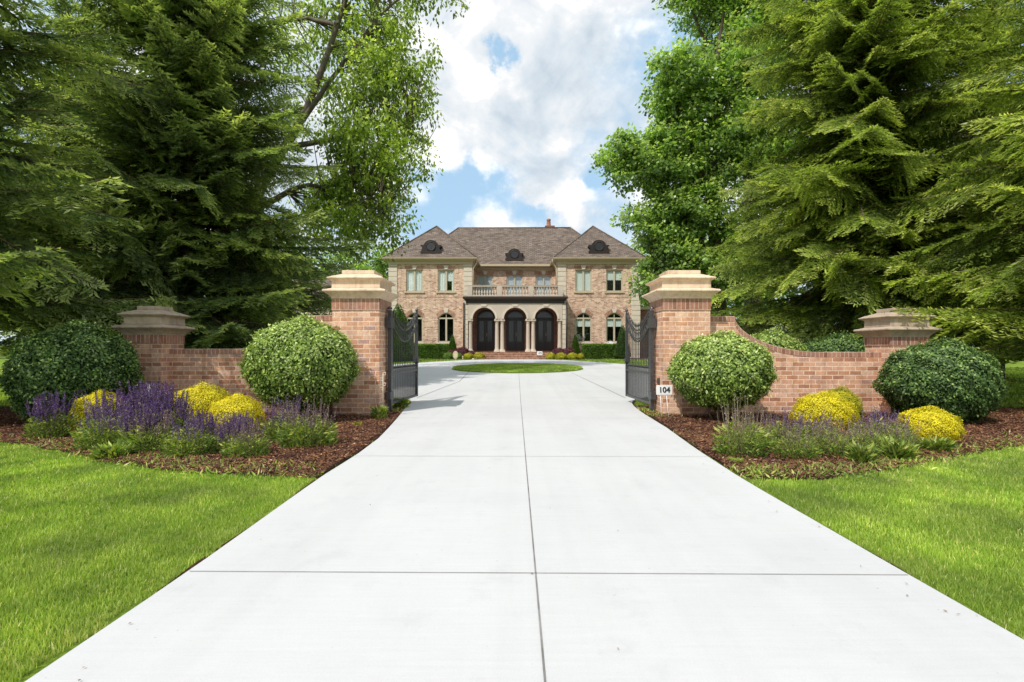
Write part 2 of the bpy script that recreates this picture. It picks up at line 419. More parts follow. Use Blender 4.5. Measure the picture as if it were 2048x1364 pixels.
# ------------------------------------------------------------------ world, sun, camera
SUN_EL, SUN_AZ_FROM = R(51), Vector((-.60, -.80, 0))     # the sun stands behind the camera, to the left
w = bpy.data.worlds.new('World'); sc.world = w; w.use_nodes = True
nt = w.node_tree; nt.nodes.clear()
wo = nt.nodes.new('ShaderNodeOutputWorld'); bg = nt.nodes.new('ShaderNodeBackground')
sky = nt.nodes.new('ShaderNodeTexSky'); sky.sky_type = 'NISHITA'; sky.sun_disc = False
sky.sun_elevation = SUN_EL; sky.sun_rotation = math.atan2(SUN_AZ_FROM.x, SUN_AZ_FROM.y)
sky.air_density = 1.0; sky.dust_density = .6; sky.ozone_density = 1.5
tc = nt.nodes.new('ShaderNodeTexCoord')
G = tc.outputs['Generated']
wnz = nt.nodes.new('ShaderNodeTexNoise'); wnz.inputs['Scale'].default_value = 7; wnz.inputs['Detail'].default_value = 6; wnz.inputs['Roughness'].default_value = .62; nt.links.new(G, wnz.inputs['Vector'])
wad = nt.nodes.new('ShaderNodeVectorMath'); wad.operation = 'MULTIPLY_ADD'; nt.links.new(wnz.outputs['Color'], wad.inputs[0]); wad.inputs[1].default_value = (.34, .34, .34)
wof = nt.nodes.new('ShaderNodeVectorMath'); wof.operation = 'SUBTRACT'; nt.links.new(G, wof.inputs[0]); wof.inputs[1].default_value = (.17, .17, .17); nt.links.new(wof.outputs[0], wad.inputs[2])
GD = wad.outputs[0]
def m2(op, a, b=None, c=None, clamp=False):
    n = nt.nodes.new('ShaderNodeMath'); n.operation = op; n.use_clamp = clamp
    for i, v in enumerate((a, b, c)):
        if v is None: continue
        if isinstance(v, (int, float)): n.inputs[i].default_value = v
        else: nt.links.new(v, n.inputs[i])
    return n.outputs[0]
def blob(px, py, rad, gain):
    d = Vector(((px - 1034) / F, 1, (698 - py) / F)).normalized()
    v = nt.nodes.new('ShaderNodeVectorMath'); v.operation = 'DISTANCE'; nt.links.new(GD, v.inputs[0]); v.inputs[1].default_value = d
    t = m2('SUBTRACT', 1, m2('DIVIDE', v.outputs['Value'], rad), clamp=True)
    return m2('MULTIPLY', m2('MULTIPLY', t, t), gain)
mp = nt.nodes.new('ShaderNodeMapping'); mp.inputs['Scale'].default_value = (1, 1, 1.5); mp.inputs['Location'].default_value = (.37, 0, .11)
nt.links.new(G, mp.inputs[0])
n_big = noise(nt, mp.outputs[0], 2.6, 9, .56, .25)
def billow(vec, scale, det):
    n = noise(nt, vec, scale, det, .55)
    return m2('SUBTRACT', 1, m2('MULTIPLY', m2('ABSOLUTE', m2('SUBTRACT', n, .5)), 4.5), clamp=True)
puff = m2('SUBTRACT', 1, billow(G, 5.5, 6))
upv = nt.nodes.new('ShaderNodeVectorMath'); upv.operation = 'ADD'; nt.links.new(G, upv.inputs[0]); upv.inputs[1].default_value = (-.012, 0, .03)
puff2 = m2('SUBTRACT', 1, billow(upv.outputs[0], 5.5, 4))
dens = m2('ADD', m2('ADD', n_big, m2('MULTIPLY', m2('SUBTRACT', puff, .3), .14)), .145)
for b in ((905, 385, .13, -.38), (1012, 105, .070, -.55), (1215, 350, .13, -.32), (800, 430, .12, -.16), (1390, 60, .12, -.35), (1030, 420, .10, -.3),
          (1080, 215, .30, .22), (1160, 390, .13, .42), (1040, 370, .08, .25), (940, 180, .16, .25)):
    dens = m2('ADD', dens, blob(*b))
cov = nt.nodes.new('ShaderNodeMapRange'); cov.interpolation_type = 'SMOOTHSTEP'
nt.links.new(dens, cov.inputs[0]); cov.inputs[1].default_value = .44; cov.inputs[2].default_value = .72
mp2 = nt.nodes.new('ShaderNodeMapping'); mp2.inputs['Scale'].default_value = (1, 1, 1.7); mp2.inputs['Location'].default_value = (.40, .03, .02)
nt.links.new(G, mp2.inputs[0])
n_sh = noise(nt, mp2.outputs[0], 4.2, 9, .58, .6)
shd = m2('ADD', m2('ADD', n_sh, m2('MULTIPLY', m2('SUBTRACT', puff, puff2), .14)), m2('MULTIPLY', m2('SUBTRACT', puff, .3), .12))
for b in ((1150, 205, .17, -.17), (1000, 300, .16, -.12), (880, 330, .1, -.08), (1290, 200, .15, -.1), (1170, 380, .10, .22), (1000, 210, .12, .2), (1230, 100, .12, .15), (900, 110, .1, .1)):
    shd = m2('ADD', shd, blob(*b))
crs = ramp(nt, [(.27, (.60, .69, .78)), (.41, (.76, .83, .89)), (.53, (.94, .96, .98)), (.68, (1.45, 1.43, 1.40))]); nt.links.new(shd, crs.inputs[0])
skyc = mixc(nt, sky.outputs[0], (.15, .155, .15), 1.0, 'MULTIPLY')
skyb = mixc(nt, skyc, (.50, .76, 1.0), .75)
final = mixc(nt, skyb, crs.outputs[0], cov.outputs[0])
nt.links.new(final, bg.inputs[0]); bg.inputs[1].default_value = 1.0
nt.links.new(bg.outputs[0], wo.inputs[0])

sl = bpy.data.lights.new('sun', 'SUN'); sl.energy = 4.0; sl.angle = R(.55); sl.color = (1.0, .955, .88)
so = bpy.data.objects.new('sun', sl); COL.objects.link(so)
sd = Vector((SUN_AZ_FROM.x * math.cos(SUN_EL), SUN_AZ_FROM.y * math.cos(SUN_EL), math.sin(SUN_EL)))
so.rotation_euler = sd.to_track_quat('Z', 'Y').to_euler(); so.location = sd * 50

cam = bpy.data.cameras.new('camera'); co = bpy.data.objects.new('camera', cam); COL.objects.link(co)
co.location = (0, 0, H); co.rotation_euler = (R(90), 0, 0)
cam.sensor_width = 36; cam.lens = 36 * F / 2048; cam.shift_x = -10 / 2048; cam.shift_y = 16 / 2048
cam.clip_start = .05; cam.clip_end = 2000
sc.camera = co
sc.view_settings.view_transform = 'Standard'; sc.view_settings.look = 'None'; sc.view_settings.exposure = 0; sc.view_settings.gamma = 1
w.cycles.sampling_method = 'MANUAL'; w.cycles.sample_map_resolution = 256
sc.cycles.max_bounces = 6; sc.cycles.diffuse_bounces = 3; sc.cycles.glossy_bounces = 3; sc.cycles.transparent_max_bounces = 8
sc.cycles.use_denoising = True; sc.cycles.sample_clamp_indirect = 6

# ------------------------------------------------------------------ ground, driveway, beds
def sheet(name, rows, mat, nx=14, dz=0.0, skirt=0):
    """rows: (y, x0, x1)"""
    mb = MB(); vs = []; fs = []
    for y, a, b in rows:
        for i in range(nx + 1): vs.append((a + (b - a) * i / nx, y, gz(y) + dz))
    for k in range(len(rows) - 1):
        for i in range(nx): q = k * (nx + 1) + i; fs.append((q, q + 1, q + nx + 2, q + nx + 1))
    if skirt:
        for side in (0, nx):
            base = len(vs)
            for k in range(len(rows)):
                p = vs[k * (nx + 1) + side]; vs.append((p[0], p[1], p[2] - skirt))
            for k in range(len(rows) - 1): fs.append((k * (nx + 1) + side, (k + 1) * (nx + 1) + side, base + k + 1, base + k))
    mb.add(vs, fs)
    return mb.build(name, mat, recalc=True)

ys = [-300, -100, -30, -10, 0, 6, 12] + list(range(14, 37, 2)) + [40, 60, 120, 300, 900]
o = sheet('lawn', [(y, -700, 700) for y in ys], M['lawn'], nx=40); tag(o, kind='structure')

LE = [(-12, -2.6), (0, -1.86), (1.9, -1.85), (2.9, -1.85), (5, -1.92), (6.1, -1.90), (7.2, -1.94), (8.2, -2.04), (9.6, -2.20), (11, -2.38), (12.2, -2.47), (12.9, -2.7), (13.5, -3.4), (14.2, -4.8), (15.2, -6.8), (16.6, -8.6), (18.6, -9.3)]
RE = [(-12, 2.9), (0, 2.19), (2.2, 2.18), (2.8, 2.17), (4.95, 2.17), (6.4, 2.24), (8.2, 2.38), (10.1, 2.46), (11.2, 2.55), (12.2, 2.70), (12.9, 3.0), (13.5, 3.8), (14.2, 5.2), (15.2, 7.0), (16.6, 8.6), (18.6, 9.3)]
LE = [(y * .972, x * .972) if y > 0 else (y, x * .972) for y, x in LE]; RE = [(y * .972, x * .972) if y > 0 else (y, x * .972) for y, x in RE]
def edge(y, tab, sgn):
    x = float(np.interp(y, [t[0] for t in tab], [t[1] for t in tab]))
    if y > 18: x = sgn * min(abs(x), math.sqrt(max(0, (33.0 - y) / (.155 if sgn < 0 else .19))))
    return x
dy = list(np.arange(-12, 12, .5)) + list(np.arange(12, 18.6, .25)) + list(np.arange(18.6, 32, .5)) + [32.2, 32.4, 32.6, 32.8, 32.95]
drive = sheet('driveway', [(y, edge(y, LE, -1), edge(y, RE, 1)) for y in dy], M['concrete'], nx=10, dz=.035, skirt=.06); tag(drive, kind='structure')
# bare soil margin showing along the concrete edge
o = sheet('soil_margin', [(y, edge(y, LE, -1) - .05 - .02 * math.sin(y * 9), edge(y, RE, 1) + .05 + .02 * math.sin(y * 7)) for y in dy if y < 12.5], M['soil'], nx=8, dz=.006); tag(o, kind='structure')
# joints
def strip(pts, wd):
    mb = MB()
    for (xa, ya), (xb, yb) in zip(pts[:-1], pts[1:]):
        d = Vector((xb - xa, yb - ya)).normalized(); nx_, ny_ = -d.y * wd / 2, d.x * wd / 2
        mb.add([(xa - nx_, ya - ny_, gz(ya) + .039), (xa + nx_, ya + ny_, gz(ya) + .039), (xb + nx_, yb + ny_, gz(yb) + .039), (xb - nx_, yb - ny_, gz(yb) + .039)], [(0, 1, 2, 3)])
    return mb.build('expansion_joint', M['joint'], drive)
strip([(.105 - .0016 * y, y) for y in list(np.arange(-10, 12, 1)) + [12, 16, 20, 20.4]], .008)
for y, w_ in ((2.80, .005), (5.83, .006), (9.05, .006), (0.2, .008), (-3, .008)):
    strip([(edge(y, LE, -1) + .01, y + .01), (edge(y, RE, 1) - .01, y - .035)], w_)
strip([(-2.45, 12.6), (-1.9, 17), (-2.0, 21.3)], .02)
strip([(2.65, 12.6), (2.2, 20.8)], .02)
strip([(-2.4, 12.6), (2.65, 12.6)], .008)
strip([(-9, 23.6), (-3.1, 23.6)], .02); strip([(3.1, 23.6), (9, 23.6)], .02)

# grass island
mb = MB(); vs = [(0.02, 23.45, gz(23.45) + .085)]; fs = []; nr, na = 6, 48
for r_ in range(1, nr + 1):
    for a in range(na):
        t = 2 * math.pi * a / na; rr = 2.98 * r_ / nr; y = 23.45 + rr * math.sin(t)
        vs.append((.02 + rr * math.cos(t), y, gz(y) + .085 - (.045 if r_ == nr else 0)))
for a in range(na): fs.append((0, 1 + a, 1 + (a + 1) % na))
for r_ in range(nr - 1):
    for a in range(na): p = 1 + r_ * na; fs.append((p + a, p + na + a, p + na + (a + 1) % na, p + (a + 1) % na))
mb.add(vs, fs); isl = mb.build('island_lawn', M['lawn']); tag(isl, kind='structure')

BED_L = [(-1.93, 4.95), (-2.33, 5.02), (-2.9, 5.09), (-3.64, 5.28), (-4.43, 5.63), (-5.66, 6.33), (-6.9, 6.85), (-9.0, 7.5), (-12, 8.3), (-12.5, 10.0), (-10.5, 11.1), (-7.3, 11.1), (-2.5, 11.2), (-2.38, 11.0), (-2.20, 9.6), (-2.04, 8.2), (-1.94, 7.2), (-1.90, 6.1)]
BED_R = [(2.19, 4.9), (2.24, 6.4), (2.38, 8.2), (2.46, 10.1), (2.56, 11.2), (7.5, 11.1), (11.5, 10.6), (12.5, 9.4), (11.5, 8.3), (9.2, 7.7), (6.6, 6.65), (4.99, 5.88), (3.62, 5.2), (2.92, 4.9)]
for nm, bed in (('mulch_bed', BED_L), ('mulch_bed', BED_R)):
    mb = MB(); mb.add([(x, y, .018) for x, y in bed], [list(range(len(bed)))]); o = mb.build(nm, M['soil']); tag(o, kind='structure')
mb = MB(); mb.add([(-8.8, 34.3, .59), (-6, 32.9, .58), (-2.3, 32.75, .575), (2.3, 32.75, .575), (5.5, 31.3, .56), (9, 33.6, .59), (9, 36.5, .63), (-8.8, 36.5, .63)], [list(range(8))])
tag(mb.build('mulch_bed', M['soil']), kind='structure')

def inpoly(x, y, poly):
    c = np.zeros(len(x), bool); n = len(poly)
    for i in range(n):
        x1, y1 = poly[i]; x2, y2 = poly[(i + 1) % n]
        if y1 == y2: continue
        m = ((y1 > y) != (y2 > y)) & (x < (x2 - x1) * (y - y1) / (y2 - y1) + x1); c ^= m
    return c
def on_drive(x, y, pad=0.0):
    l = np.interp(y, [t[0] for t in LE], [t[1] for t in LE]) - pad; r = np.interp(y, [t[0] for t in RE], [t[1] for t in RE]) + pad
    q = np.sqrt(np.maximum(0, (33.0 - y) / .17))
    l = np.where(y > 18, -np.minimum(-l, q), l); r = np.where(y > 18, np.minimum(r, q), r)
    return (x > l) & (x < r)
def vnoise(x, y, s, seed=0):
    r = np.random.RandomState(seed); out = np.zeros_like(x)
    for k in range(7):
        a = r.rand() * 6.28; f = s * (1.0 + .45 * k); out += np.sin((x * math.cos(a) + y * math.sin(a)) * f + r.rand() * 6.28 + 1.3 * np.sin((x * math.sin(a) - y * math.cos(a)) * f * .6)) / (1 + .35 * k)
    return out / 3.2

def blades(name, x, y, h, wd, r, var, z=None, lean=.45):
    n = len(x); P = np.stack([x, y, gza(y) if z is None else z], 1)
    a = r.rand(n) * 6.283; D = np.stack([np.cos(a), np.sin(a), np.zeros(n)], 1); a2 = r.rand(n) * 6.283
    Sx = np.stack([np.cos(a2), np.sin(a2), np.zeros(n)], 1) * (wd[:, None] * .5)
    ln = (r.rand(n) * lean + .1)[:, None] * h[:, None]
    up = np.array([[0, 0, 1.]])
    mid = P + up * h[:, None] * .55 + D * ln * .35; tip = P + up * h[:, None] * (1 - .25 * r.rand(n)[:, None]) + D * ln
    V = np.stack([P - Sx, P + Sx, mid + Sx * .8, mid - Sx * .8, tip], 1).reshape(-1, 3)
    b = np.arange(n)[:, None] * 5
    F3 = np.concatenate([b + [[0, 1, 2]], b + [[0, 2, 3]], b + [[3, 2, 4]]], 0)
    me = np_mesh(name, V, F3, np.repeat(var, 5))
    o = link(name, me, M['grass']); return o

def grass_zone(r, n, xr, yr, dfun, hf, wf, name, keep, zfun=None, mute=0.0, lean=.45):
    x = r.uniform(*xr, n); y = r.uniform(*yr, n)
    k = keep(x, y) & (r.rand(n) < dfun(x, y)); x = x[k]; y = y[k]; n = len(x)
    h = hf * (.55 + .75 * r.rand(n)) * (1 + .25 * vnoise(x, y, 2.1, 3)); wd = wf * (.7 + .6 * r.rand(n))
    d = np.maximum(2, np.hypot(x, y)); wd = wd * np.maximum(1, d / 4.5)
    var = np.clip(.53 + .15 * vnoise(x, y, 1.2, 5) + .16 * vnoise(x, y, 4.3, 6) + r.normal(size=n) * .15 - mute, 0, .97)
    var = np.where(r.rand(n) < .035, 1.0, var)
    return blades(name, x, y, h, wd, r, var, None if zfun is None else zfun(x, y), lean)
rg = np.random.RandomState(11)
def keep_lawn(x, y):
    jx = x + .10 * vnoise(x, y, 3.3, 9); jy = y + .13 * vnoise(x, y, 2.7, 8) - .03
    return ~inpoly(jx, jy, BED_L) & ~inpoly(jx, jy, BED_R) & ~on_drive(x, y, .012 + .05 * np.clip(1 + 1.2 * vnoise(x, y, 9, 31) + .8 * vnoise(x, y, 25, 32), 0, 1.3))
def dens_near(x, y):
    d = np.hypot(x, y); fr = np.abs(x) / np.maximum(y + 1.0, .6) < 1.25
    return np.minimum(1, (3.6 / np.maximum(d, .1)) ** 1.5) * fr
tag(grass_zone(rg, 800000, (-11, -1.8), (.8, 8.6), dens_near, .036, .0046, 'grass', keep_lawn), 'bright green mown grass left of the driveway in front of the planted bed', 'grass', kind='stuff')
tag(grass_zone(rg, 800000, (2.1, 11), (.8, 8.6), dens_near, .036, .0046, 'grass', keep_lawn), 'bright green mown grass right of the driveway in front of the planted bed', 'grass', kind='stuff')
far_keep = lambda x, y: ~inpoly(x, y, BED_L) & ~inpoly(x, y, BED_R) & ~on_drive(x, y, .05)
tag(grass_zone(rg, 60000, (-30, -7), (9.5, 24), lambda x, y: np.ones_like(x), .075, .010, 'grass', far_keep), 'sunny mown grass beyond the left end of the brick wall', 'grass', kind='stuff')
tag(grass_zone(rg, 60000, (7, 30), (9.0, 24), lambda x, y: np.ones_like(x), .075, .010, 'grass', far_keep), 'mown grass beyond the right end of the brick wall', 'grass', kind='stuff')
def keep_front(x, y):
    return ~on_drive(x, y, .05) & (y > 25) & ~((np.abs(x) < 9) & (y > 33.0 - .002 * x * x))
tag(grass_zone(rg, 60000, (-16, 14), (26, 35.4), lambda x, y: np.ones_like(x), .07, .008, 'grass', keep_front, mute=.12), 'olive grass strip between the motor court and the house', 'grass', kind='stuff')
tag(grass_zone(rg, 60000, (-3, 3.04), (20.4, 26.5), lambda x, y: np.ones_like(x), .06, .006, 'grass', lambda x, y: np.hypot(x - .02, y - 23.45) < 2.93, zfun=lambda x, y: gza(y) + .075, mute=.05), 'oval grass island in the middle of the motor court', 'grass', kind='stuff')

# mulch chips
def chips(poly, n, r, name, label):
    xs = [p[0] for p in poly]; ysx = [p[1] for p in poly]
    x = r.uniform(min(xs) - .1, max(xs) + .1, n); y = r.uniform(min(ysx) - .1, max(ysx), n)
    k = inpoly(x + .05 * vnoise(x, y, 4, 2), y + .09 * vnoise(x, y, 3.4, 4) + r.normal(size=n) * .05, poly) & ~on_drive(x, y, .01) & (r.rand(n) < np.minimum(1, (6.5 / np.maximum(y, 1)) ** 1.2))
    x, y = x[k], y[k]; n = len(x); a = r.rand(n) * 6.283
    P = np.stack([x, y, .020 + .022 * r.rand(n) + .012 * (1 + vnoise(x, y, 6, 12))], 1)
    D = np.stack([np.cos(a), np.sin(a), r.normal(size=n) * .28], 1); Nn = unit(np.stack([r.normal(size=n) * .5, r.normal(size=n) * .5, np.ones(n)], 1))
    V, Fq, vv = leaves(P, D, Nn, .022 + .05 * r.rand(n) ** 2, .006 + .010 * r.rand(n), np.clip(.42 + .27 * r.normal(size=n), 0, 1), cup=.2)
    tag(link(name, np_mesh(name, V, Fq, vv), M['chips']), label, 'mulch', kind='stuff')
rc = np.random.RandomState(5)
chips(BED_L, 230000, rc, 'mulch', 'red brown shredded bark mulch covering the left bed')
chips(BED_R, 230000, rc, 'mulch', 'red brown shredded bark mulch covering the right bed')

# a few blown leaves and bits of bark on the concrete
nl = 70; lx = rc.uniform(-1.75, 2.1, nl); ly = 1.6 + 10 * rc.rand(nl) ** 1.3; lx = np.where(rc.rand(nl) < .6, np.where(rc.rand(nl) < .5, -1.74 + .18 * rc.rand(nl), 2.06 - .18 * rc.rand(nl)), lx)
aa = rc.rand(nl) * 6.283
V, Fq, vv = leaves(np.stack([lx, ly, np.full(nl, .043)], 1), np.stack([np.cos(aa), np.sin(aa), .12 * rc.rand(nl)], 1), np.tile([[0., 0, 1]], (nl, 1)), .008 + .018 * rc.rand(nl), .005 + .008 * rc.rand(nl), rc.rand(nl), cup=.1)
tag(link('leaf_litter', np_mesh('leaf_litter', V, Fq, vv), M['chips']), 'tiny brown leaf and bark bits scattered on the pale driveway', 'leaf litter', kind='stuff')
# low weeds creeping in along the bed edges
def weeds(poly_pts, n, r, label):
    i = r.randint(0, len(poly_pts), n); c = np.array(poly_pts)[i]
    P = np.stack([c[:, 0] + r.normal(size=n) * .20, c[:, 1] + .04 + r.normal(size=n) * .15, np.full(n, .03)], 1)
    P = P[~on_drive(P[:, 0], P[:, 1], .03)]; n = len(P)
    D = unit(np.stack([r.normal(size=n), r.normal(size=n), .2 + r.rand(n) * .9], 1)); Nn = rdir(r, n)
    V, Fq, vv = leaves(P, D, Nn, .03 + .06 * r.rand(n), .008 + .012 * r.rand(n), np.clip(.62 + .25 * r.normal(size=n), 0, 1))
    tag(link('weeds', np_mesh('weeds', V, Fq, vv), M['grass']), label, 'weeds', kind='stuff')
def along(pts, k=8):
    out = []
    for (a, b), (c, d) in zip(pts[:-1], pts[1:]):
        for t in range(k): out.append((a + (c - a) * t / k + rnd.uniform(-.05, .05), b + (d - b) * t / k + .08 + rnd.uniform(-.05, .15)))
    return out
weeds([p for p in along(BED_L[:8]) if rnd.random() < .6] + [(-4.55, 5.95), (-4.75, 6.05), (-3.4, 5.4), (-4.0, 5.75), (-5.6, 6.6), (-5.8, 6.7), (-2.35, 10.6), (-2.4, 10.3), (-2.3, 10.1)] * 3, 1500, rc, 'yellow green weeds creeping along the front edge of the left bed')
weeds([p for p in along(BED_R[9:]) if rnd.random() < .75] + [(3.1, 5.1), (3.9, 5.4), (4.4, 5.7), (2.5, 5.15), (2.35, 5.0), (2.6, 10.4), (2.62, 10.2), (2.7, 9.9), (2.5, 9.4)] * 4, 2600, rc, 'yellow green weeds creeping along the front edge of the right bed')

# ------------------------------------------------------------------ gate pillars and walls
def pillar(x0, x1, y0, ztop, capmat, label, cat='pillar', caph=.545, sold=.215, group=None, name='gate_pillar', ov=1.0):
    hw = (x1 - x0) / 2; cx = (x0 + x1) / 2; cy = y0 + hw
    p = empty(name, (cx, cy, 0), label, cat, group)
    mb = MB(); mb.stack(cx, cy, [(hw, -.1), (hw, ztop - sold)]); mb.build('shaft', M['brick'], p)
    mb = MB(); mb.stack(cx, cy, [(hw + .012, ztop - sold), (hw + .012, ztop)]); mb.build('soldier_course', M['brick_soldier'], p)
    k = caph / .545; o = ov
    prof = [(hw + .02, 0), (hw + .022, .02), (hw + .035 * o, .035), (hw + .05 * o, .055), (hw + .085 * o, .09), (hw + .105 * o, .098), (hw + .108 * o, .108), (hw + .135 * o, .118), (hw + .143 * o, .13), (hw + .143 * o, .148), (hw + .132 * o, .162), (hw + .085 * o, .172), (hw + .03, .19), (hw + .014, .198)]
    mb = MB(); mb.stack(cx, cy, [(h_, ztop + z * k) for h_, z in prof]); mb.build('cap_moulding', capmat, p, bevel=.006)
    mb = MB(); mb.stack(cx, cy, [(hw + .012, ztop + .198 * k), (hw + .012, ztop + .325 * k), (hw + .03, ztop + .34 * k), (hw + .06 * o, ztop + .352 * k), (hw + .085 * o, ztop + .372 * k), (hw + .085 * o, ztop + .385 * k), (hw + .02, ztop + .418 * k), (hw - .13, ztop + .474 * k)]); mb.build('cap_block', capmat, p, bevel=.006)
    mb = MB(); mb.stack(cx, cy, [(hw - .13, ztop + .474 * k), (hw - .13, ztop + .545 * k)]); mb.build('cap_slab', capmat, p, bevel=.008)
    return p
PL = pillar(-3.42, -2.55, 9.54, 2.185, M['stone'], 'tall brick gate pillar left of the driveway with pale stone cap')
PR = pillar(2.70, 3.58, 9.54, 2.185, M['stone'], 'tall brick gate pillar right of the driveway with pale stone cap, behind the 104 sign')
pillar(-7.27, -6.60, 9.54, 1.515, M['stone_weathered'], 'low brick end pillar at the left end of the wall under the dark spruce', sold=.16, name='end_pillar', ov=1.0)
pillar(6.92, 7.62, 9.54, 1.475, M['stone_weathered'], 'low brick end pillar at the right end of the wall behind the dark shrub', sold=.16, name='end_pillar', ov=1.0)

def swept_wall(prof, y0, y1, label):
    """prof: list of (x, ztop) from one end to the other"""
    prof = sorted(prof); p = empty('garden_wall', ((prof[0][0] + prof[-1][0]) / 2, (y0 + y1) / 2, 0), label, 'wall')
    c = .10   # coping course of bricks on edge follows the sweep
    xs = [q[0] for q in prof]; zs = [q[1] for q in prof]
    mb = MB(); mb.prism_y([(xs[0], -.1), (xs[-1], -.1)] + [(x, z - c) for x, z in reversed(prof)], y0, y1)
    mb.build('wall', M['brick'], p)
    mb = MB(); n = len(prof)
    lp = prof + [(x, z - c) for x, z in reversed(prof)]
    mb.prism_y(lp, y0 - .006, y1 + .006)
    cp = mb.build('coping', M['brick_soldier'], p)
    # run the soldier pattern along the sweep
    me = cp.data; uv = me.uv_layers[0]
    s = np.concatenate([[0], np.cumsum(np.hypot(np.diff(xs), np.diff(zs)))])
    for poly in me.polygons:
        for li in poly.loop_indices:
            v = me.vertices[me.loops[li].vertex_index].co + ORIG[p.name]
            sv = float(np.interp(v.x, xs, s)); zt = float(np.interp(v.x, xs, zs))
            uv.data[li].uv = (sv, (v.z - zt) + 1.1 if abs(poly.normal.y) > .5 else v.y + .3)
    return p
def sweep(xa, xb, zlo, zhi, xend, xp):
    """flat high part xp..xa, concave sweep xa..xb, flat low part to xend"""
    pts = [(xp, zhi), (xa, zhi)]
    for i in range(1, 21):
        t = i / 20; a = t * math.pi / 2
        pts.append((xa + (xb - xa) * (1 - math.cos(a)) ** .92, zhi - (zhi - zlo) * math.sin(a)))
    pts.append((xend, zlo)); return pts
swept_wall(sweep(4.13, 5.75, 1.195, 1.873, 6.92, 3.58), 9.78, 10.06, 'brick wall sweeping down from the right gate pillar, yellow bushes in front')
swept_wall(sweep(-4.0, -5.35, 1.255, 1.89, -6.60, -3.42), 9.78, 10.06, 'shaded brick wall sweeping down from the left gate pillar, purple flowers in front')
# low brick plinths under the gate hinges
for sx, x in ((1, 2.52), (-1, -2.55)):
    pass

# ------------------------------------------------------------------ gates
def gate(hx, hy, ex, ey, label, side):
    L = math.hypot(ex - hx, ey - hy); ang = math.atan2(ey - hy, ex - hx)
    g = empty('iron_gate', (0, 0, 0), label, 'gate')
    zt = lambda u: 1.63 + (.34 if u < L * .5 else .43) * abs(2 * u / L - 1) ** 1.9
    z0 = .17
    mb = MB()
    mb.box(0, .05, -.025, .025, z0, 1.99); mb.box(L - .05, L, -.025, .025, z0, 2.06)
    mb.box(.05, L - .05, -.02, .02, z0, z0 + .045)
    mb.box(.05, L - .05, -.02, .02, .755, .79); mb.box(.05, L - .05, -.014, .014, .89, .905)
    mb.build('frame', M['iron'], g)
    for dz, nm in ((0, 'curved_rail'), (-.235, 'curved_rail')):
        mb = MB(); K = 22
        us = [.05 + (L - .1) * i / K for i in range(K + 1)]
        for a, b in zip(us[:-1], us[1:]):
            za, zb = zt(a) + dz, zt(b) + dz
            mb.add([(a, -.02, za), (b, -.02, zb), (b, .02, zb), (a, .02, za), (a, -.02, za + .026), (b, -.02, zb + .026), (b, .02, zb + .026), (a, .02, za + .026)], [(0, 1, 2, 3), (4, 5, 6, 7), (0, 1, 5, 4), (3, 2, 6, 7)])
        mb.build(nm, M['iron'], g)
    # full-height pickets with spear tips
    npk = 14; pm = []
    for i in range(npk):
        u = .05 + (L - .1) * (i + 1) / (npk + 1); top = zt(u) + .10
        mb = MB(); mb.box(u - .0065, u + .0065, -.0065, .0065, z0 + .04, top)
        mb.add([(u - .016, -.016, top), (u + .016, -.016, top), (u + .016, .016, top), (u - .016, .016, top), (u, 0, top + .09), (u, 0, top - .03)], [(0, 1, 4), (1, 2, 4), (2, 3, 4), (3, 0, 4), (1, 0, 5), (2, 1, 5), (3, 2, 5), (0, 3, 5)])
        mb.build('picket', M['iron'], g)
    for i in range(npk + 1):       # short dog bars between them
        u = .05 + (L - .1) * (i + .5) / (npk + 1); top = .86
        mb = MB(); mb.box(u - .0045, u + .0045, -.0045, .0045, z0 + .04, top)
        mb.add([(u - .014, -.014, top), (u + .014, -.014, top), (u + .014, .014, top), (u - .014, .014, top), (u, 0, top + .07)], [(0, 1, 4), (1, 2, 4), (2, 3, 4), (3, 0, 4)])
        mb.build('dog_bar', M['iron'], g)
    # rings between the two curved rails and on the lock rail
    mb = MB()
    for i in range(npk + 1):
        u = .05 + (L - .1) * (i + .5) / (npk + 1)
        for zc, rr in ((zt(u) - .105, .038),):
            mb.tube([(u + rr * math.cos(a), 0, zc + rr * 1.9 * math.sin(a)) for a in [2 * math.pi * k / 12 for k in range(13)]], .007, 4)
    mb.build('ring_row', M['iron'], g)
    mb = MB(); mb.lathe(L - .025, 0, [(.012, 2.06), (.030, 2.075), (.012, 2.09), (.022, 2.105), (.034, 2.13), (.03, 2.155), (.008, 2.175)], 10); mb.build('finial', M['iron'], g)
    mb = MB(); mb.box(L - .058, L - .05, -.05, .05, .93, 1.08); mb.box(L - .12, L, -.055, .055, .96, 1.04); mb.build('latch', M['iron'], g)
    # hinge post clipped to the pillar
    mb = MB(); mb.box(-.09, -.02, -.035, .035, .05, 2.0)
    mb.box(-.17, .03, -.06, .06, 1.66, 1.86); mb.box(-.17, .03, -.05, .05, .28, .42); mb.lathe(-.065, 0, [(.05, 2.02), (.05, 2.05), (.01, 2.08)], 8)
    mb.build('hinge_post', M['iron'], g)
    g.location = (hx, hy, 0); g.rotation_euler = (0, 0, ang)
    return g
gate(-2.462, 10.06, -2.29, 11.80, 'open black iron gate leaf beside the left gate pillar', -1)
gate(2.615, 10.06, 2.52, 11.86, 'open black iron gate leaf beside the right gate pillar', 1)

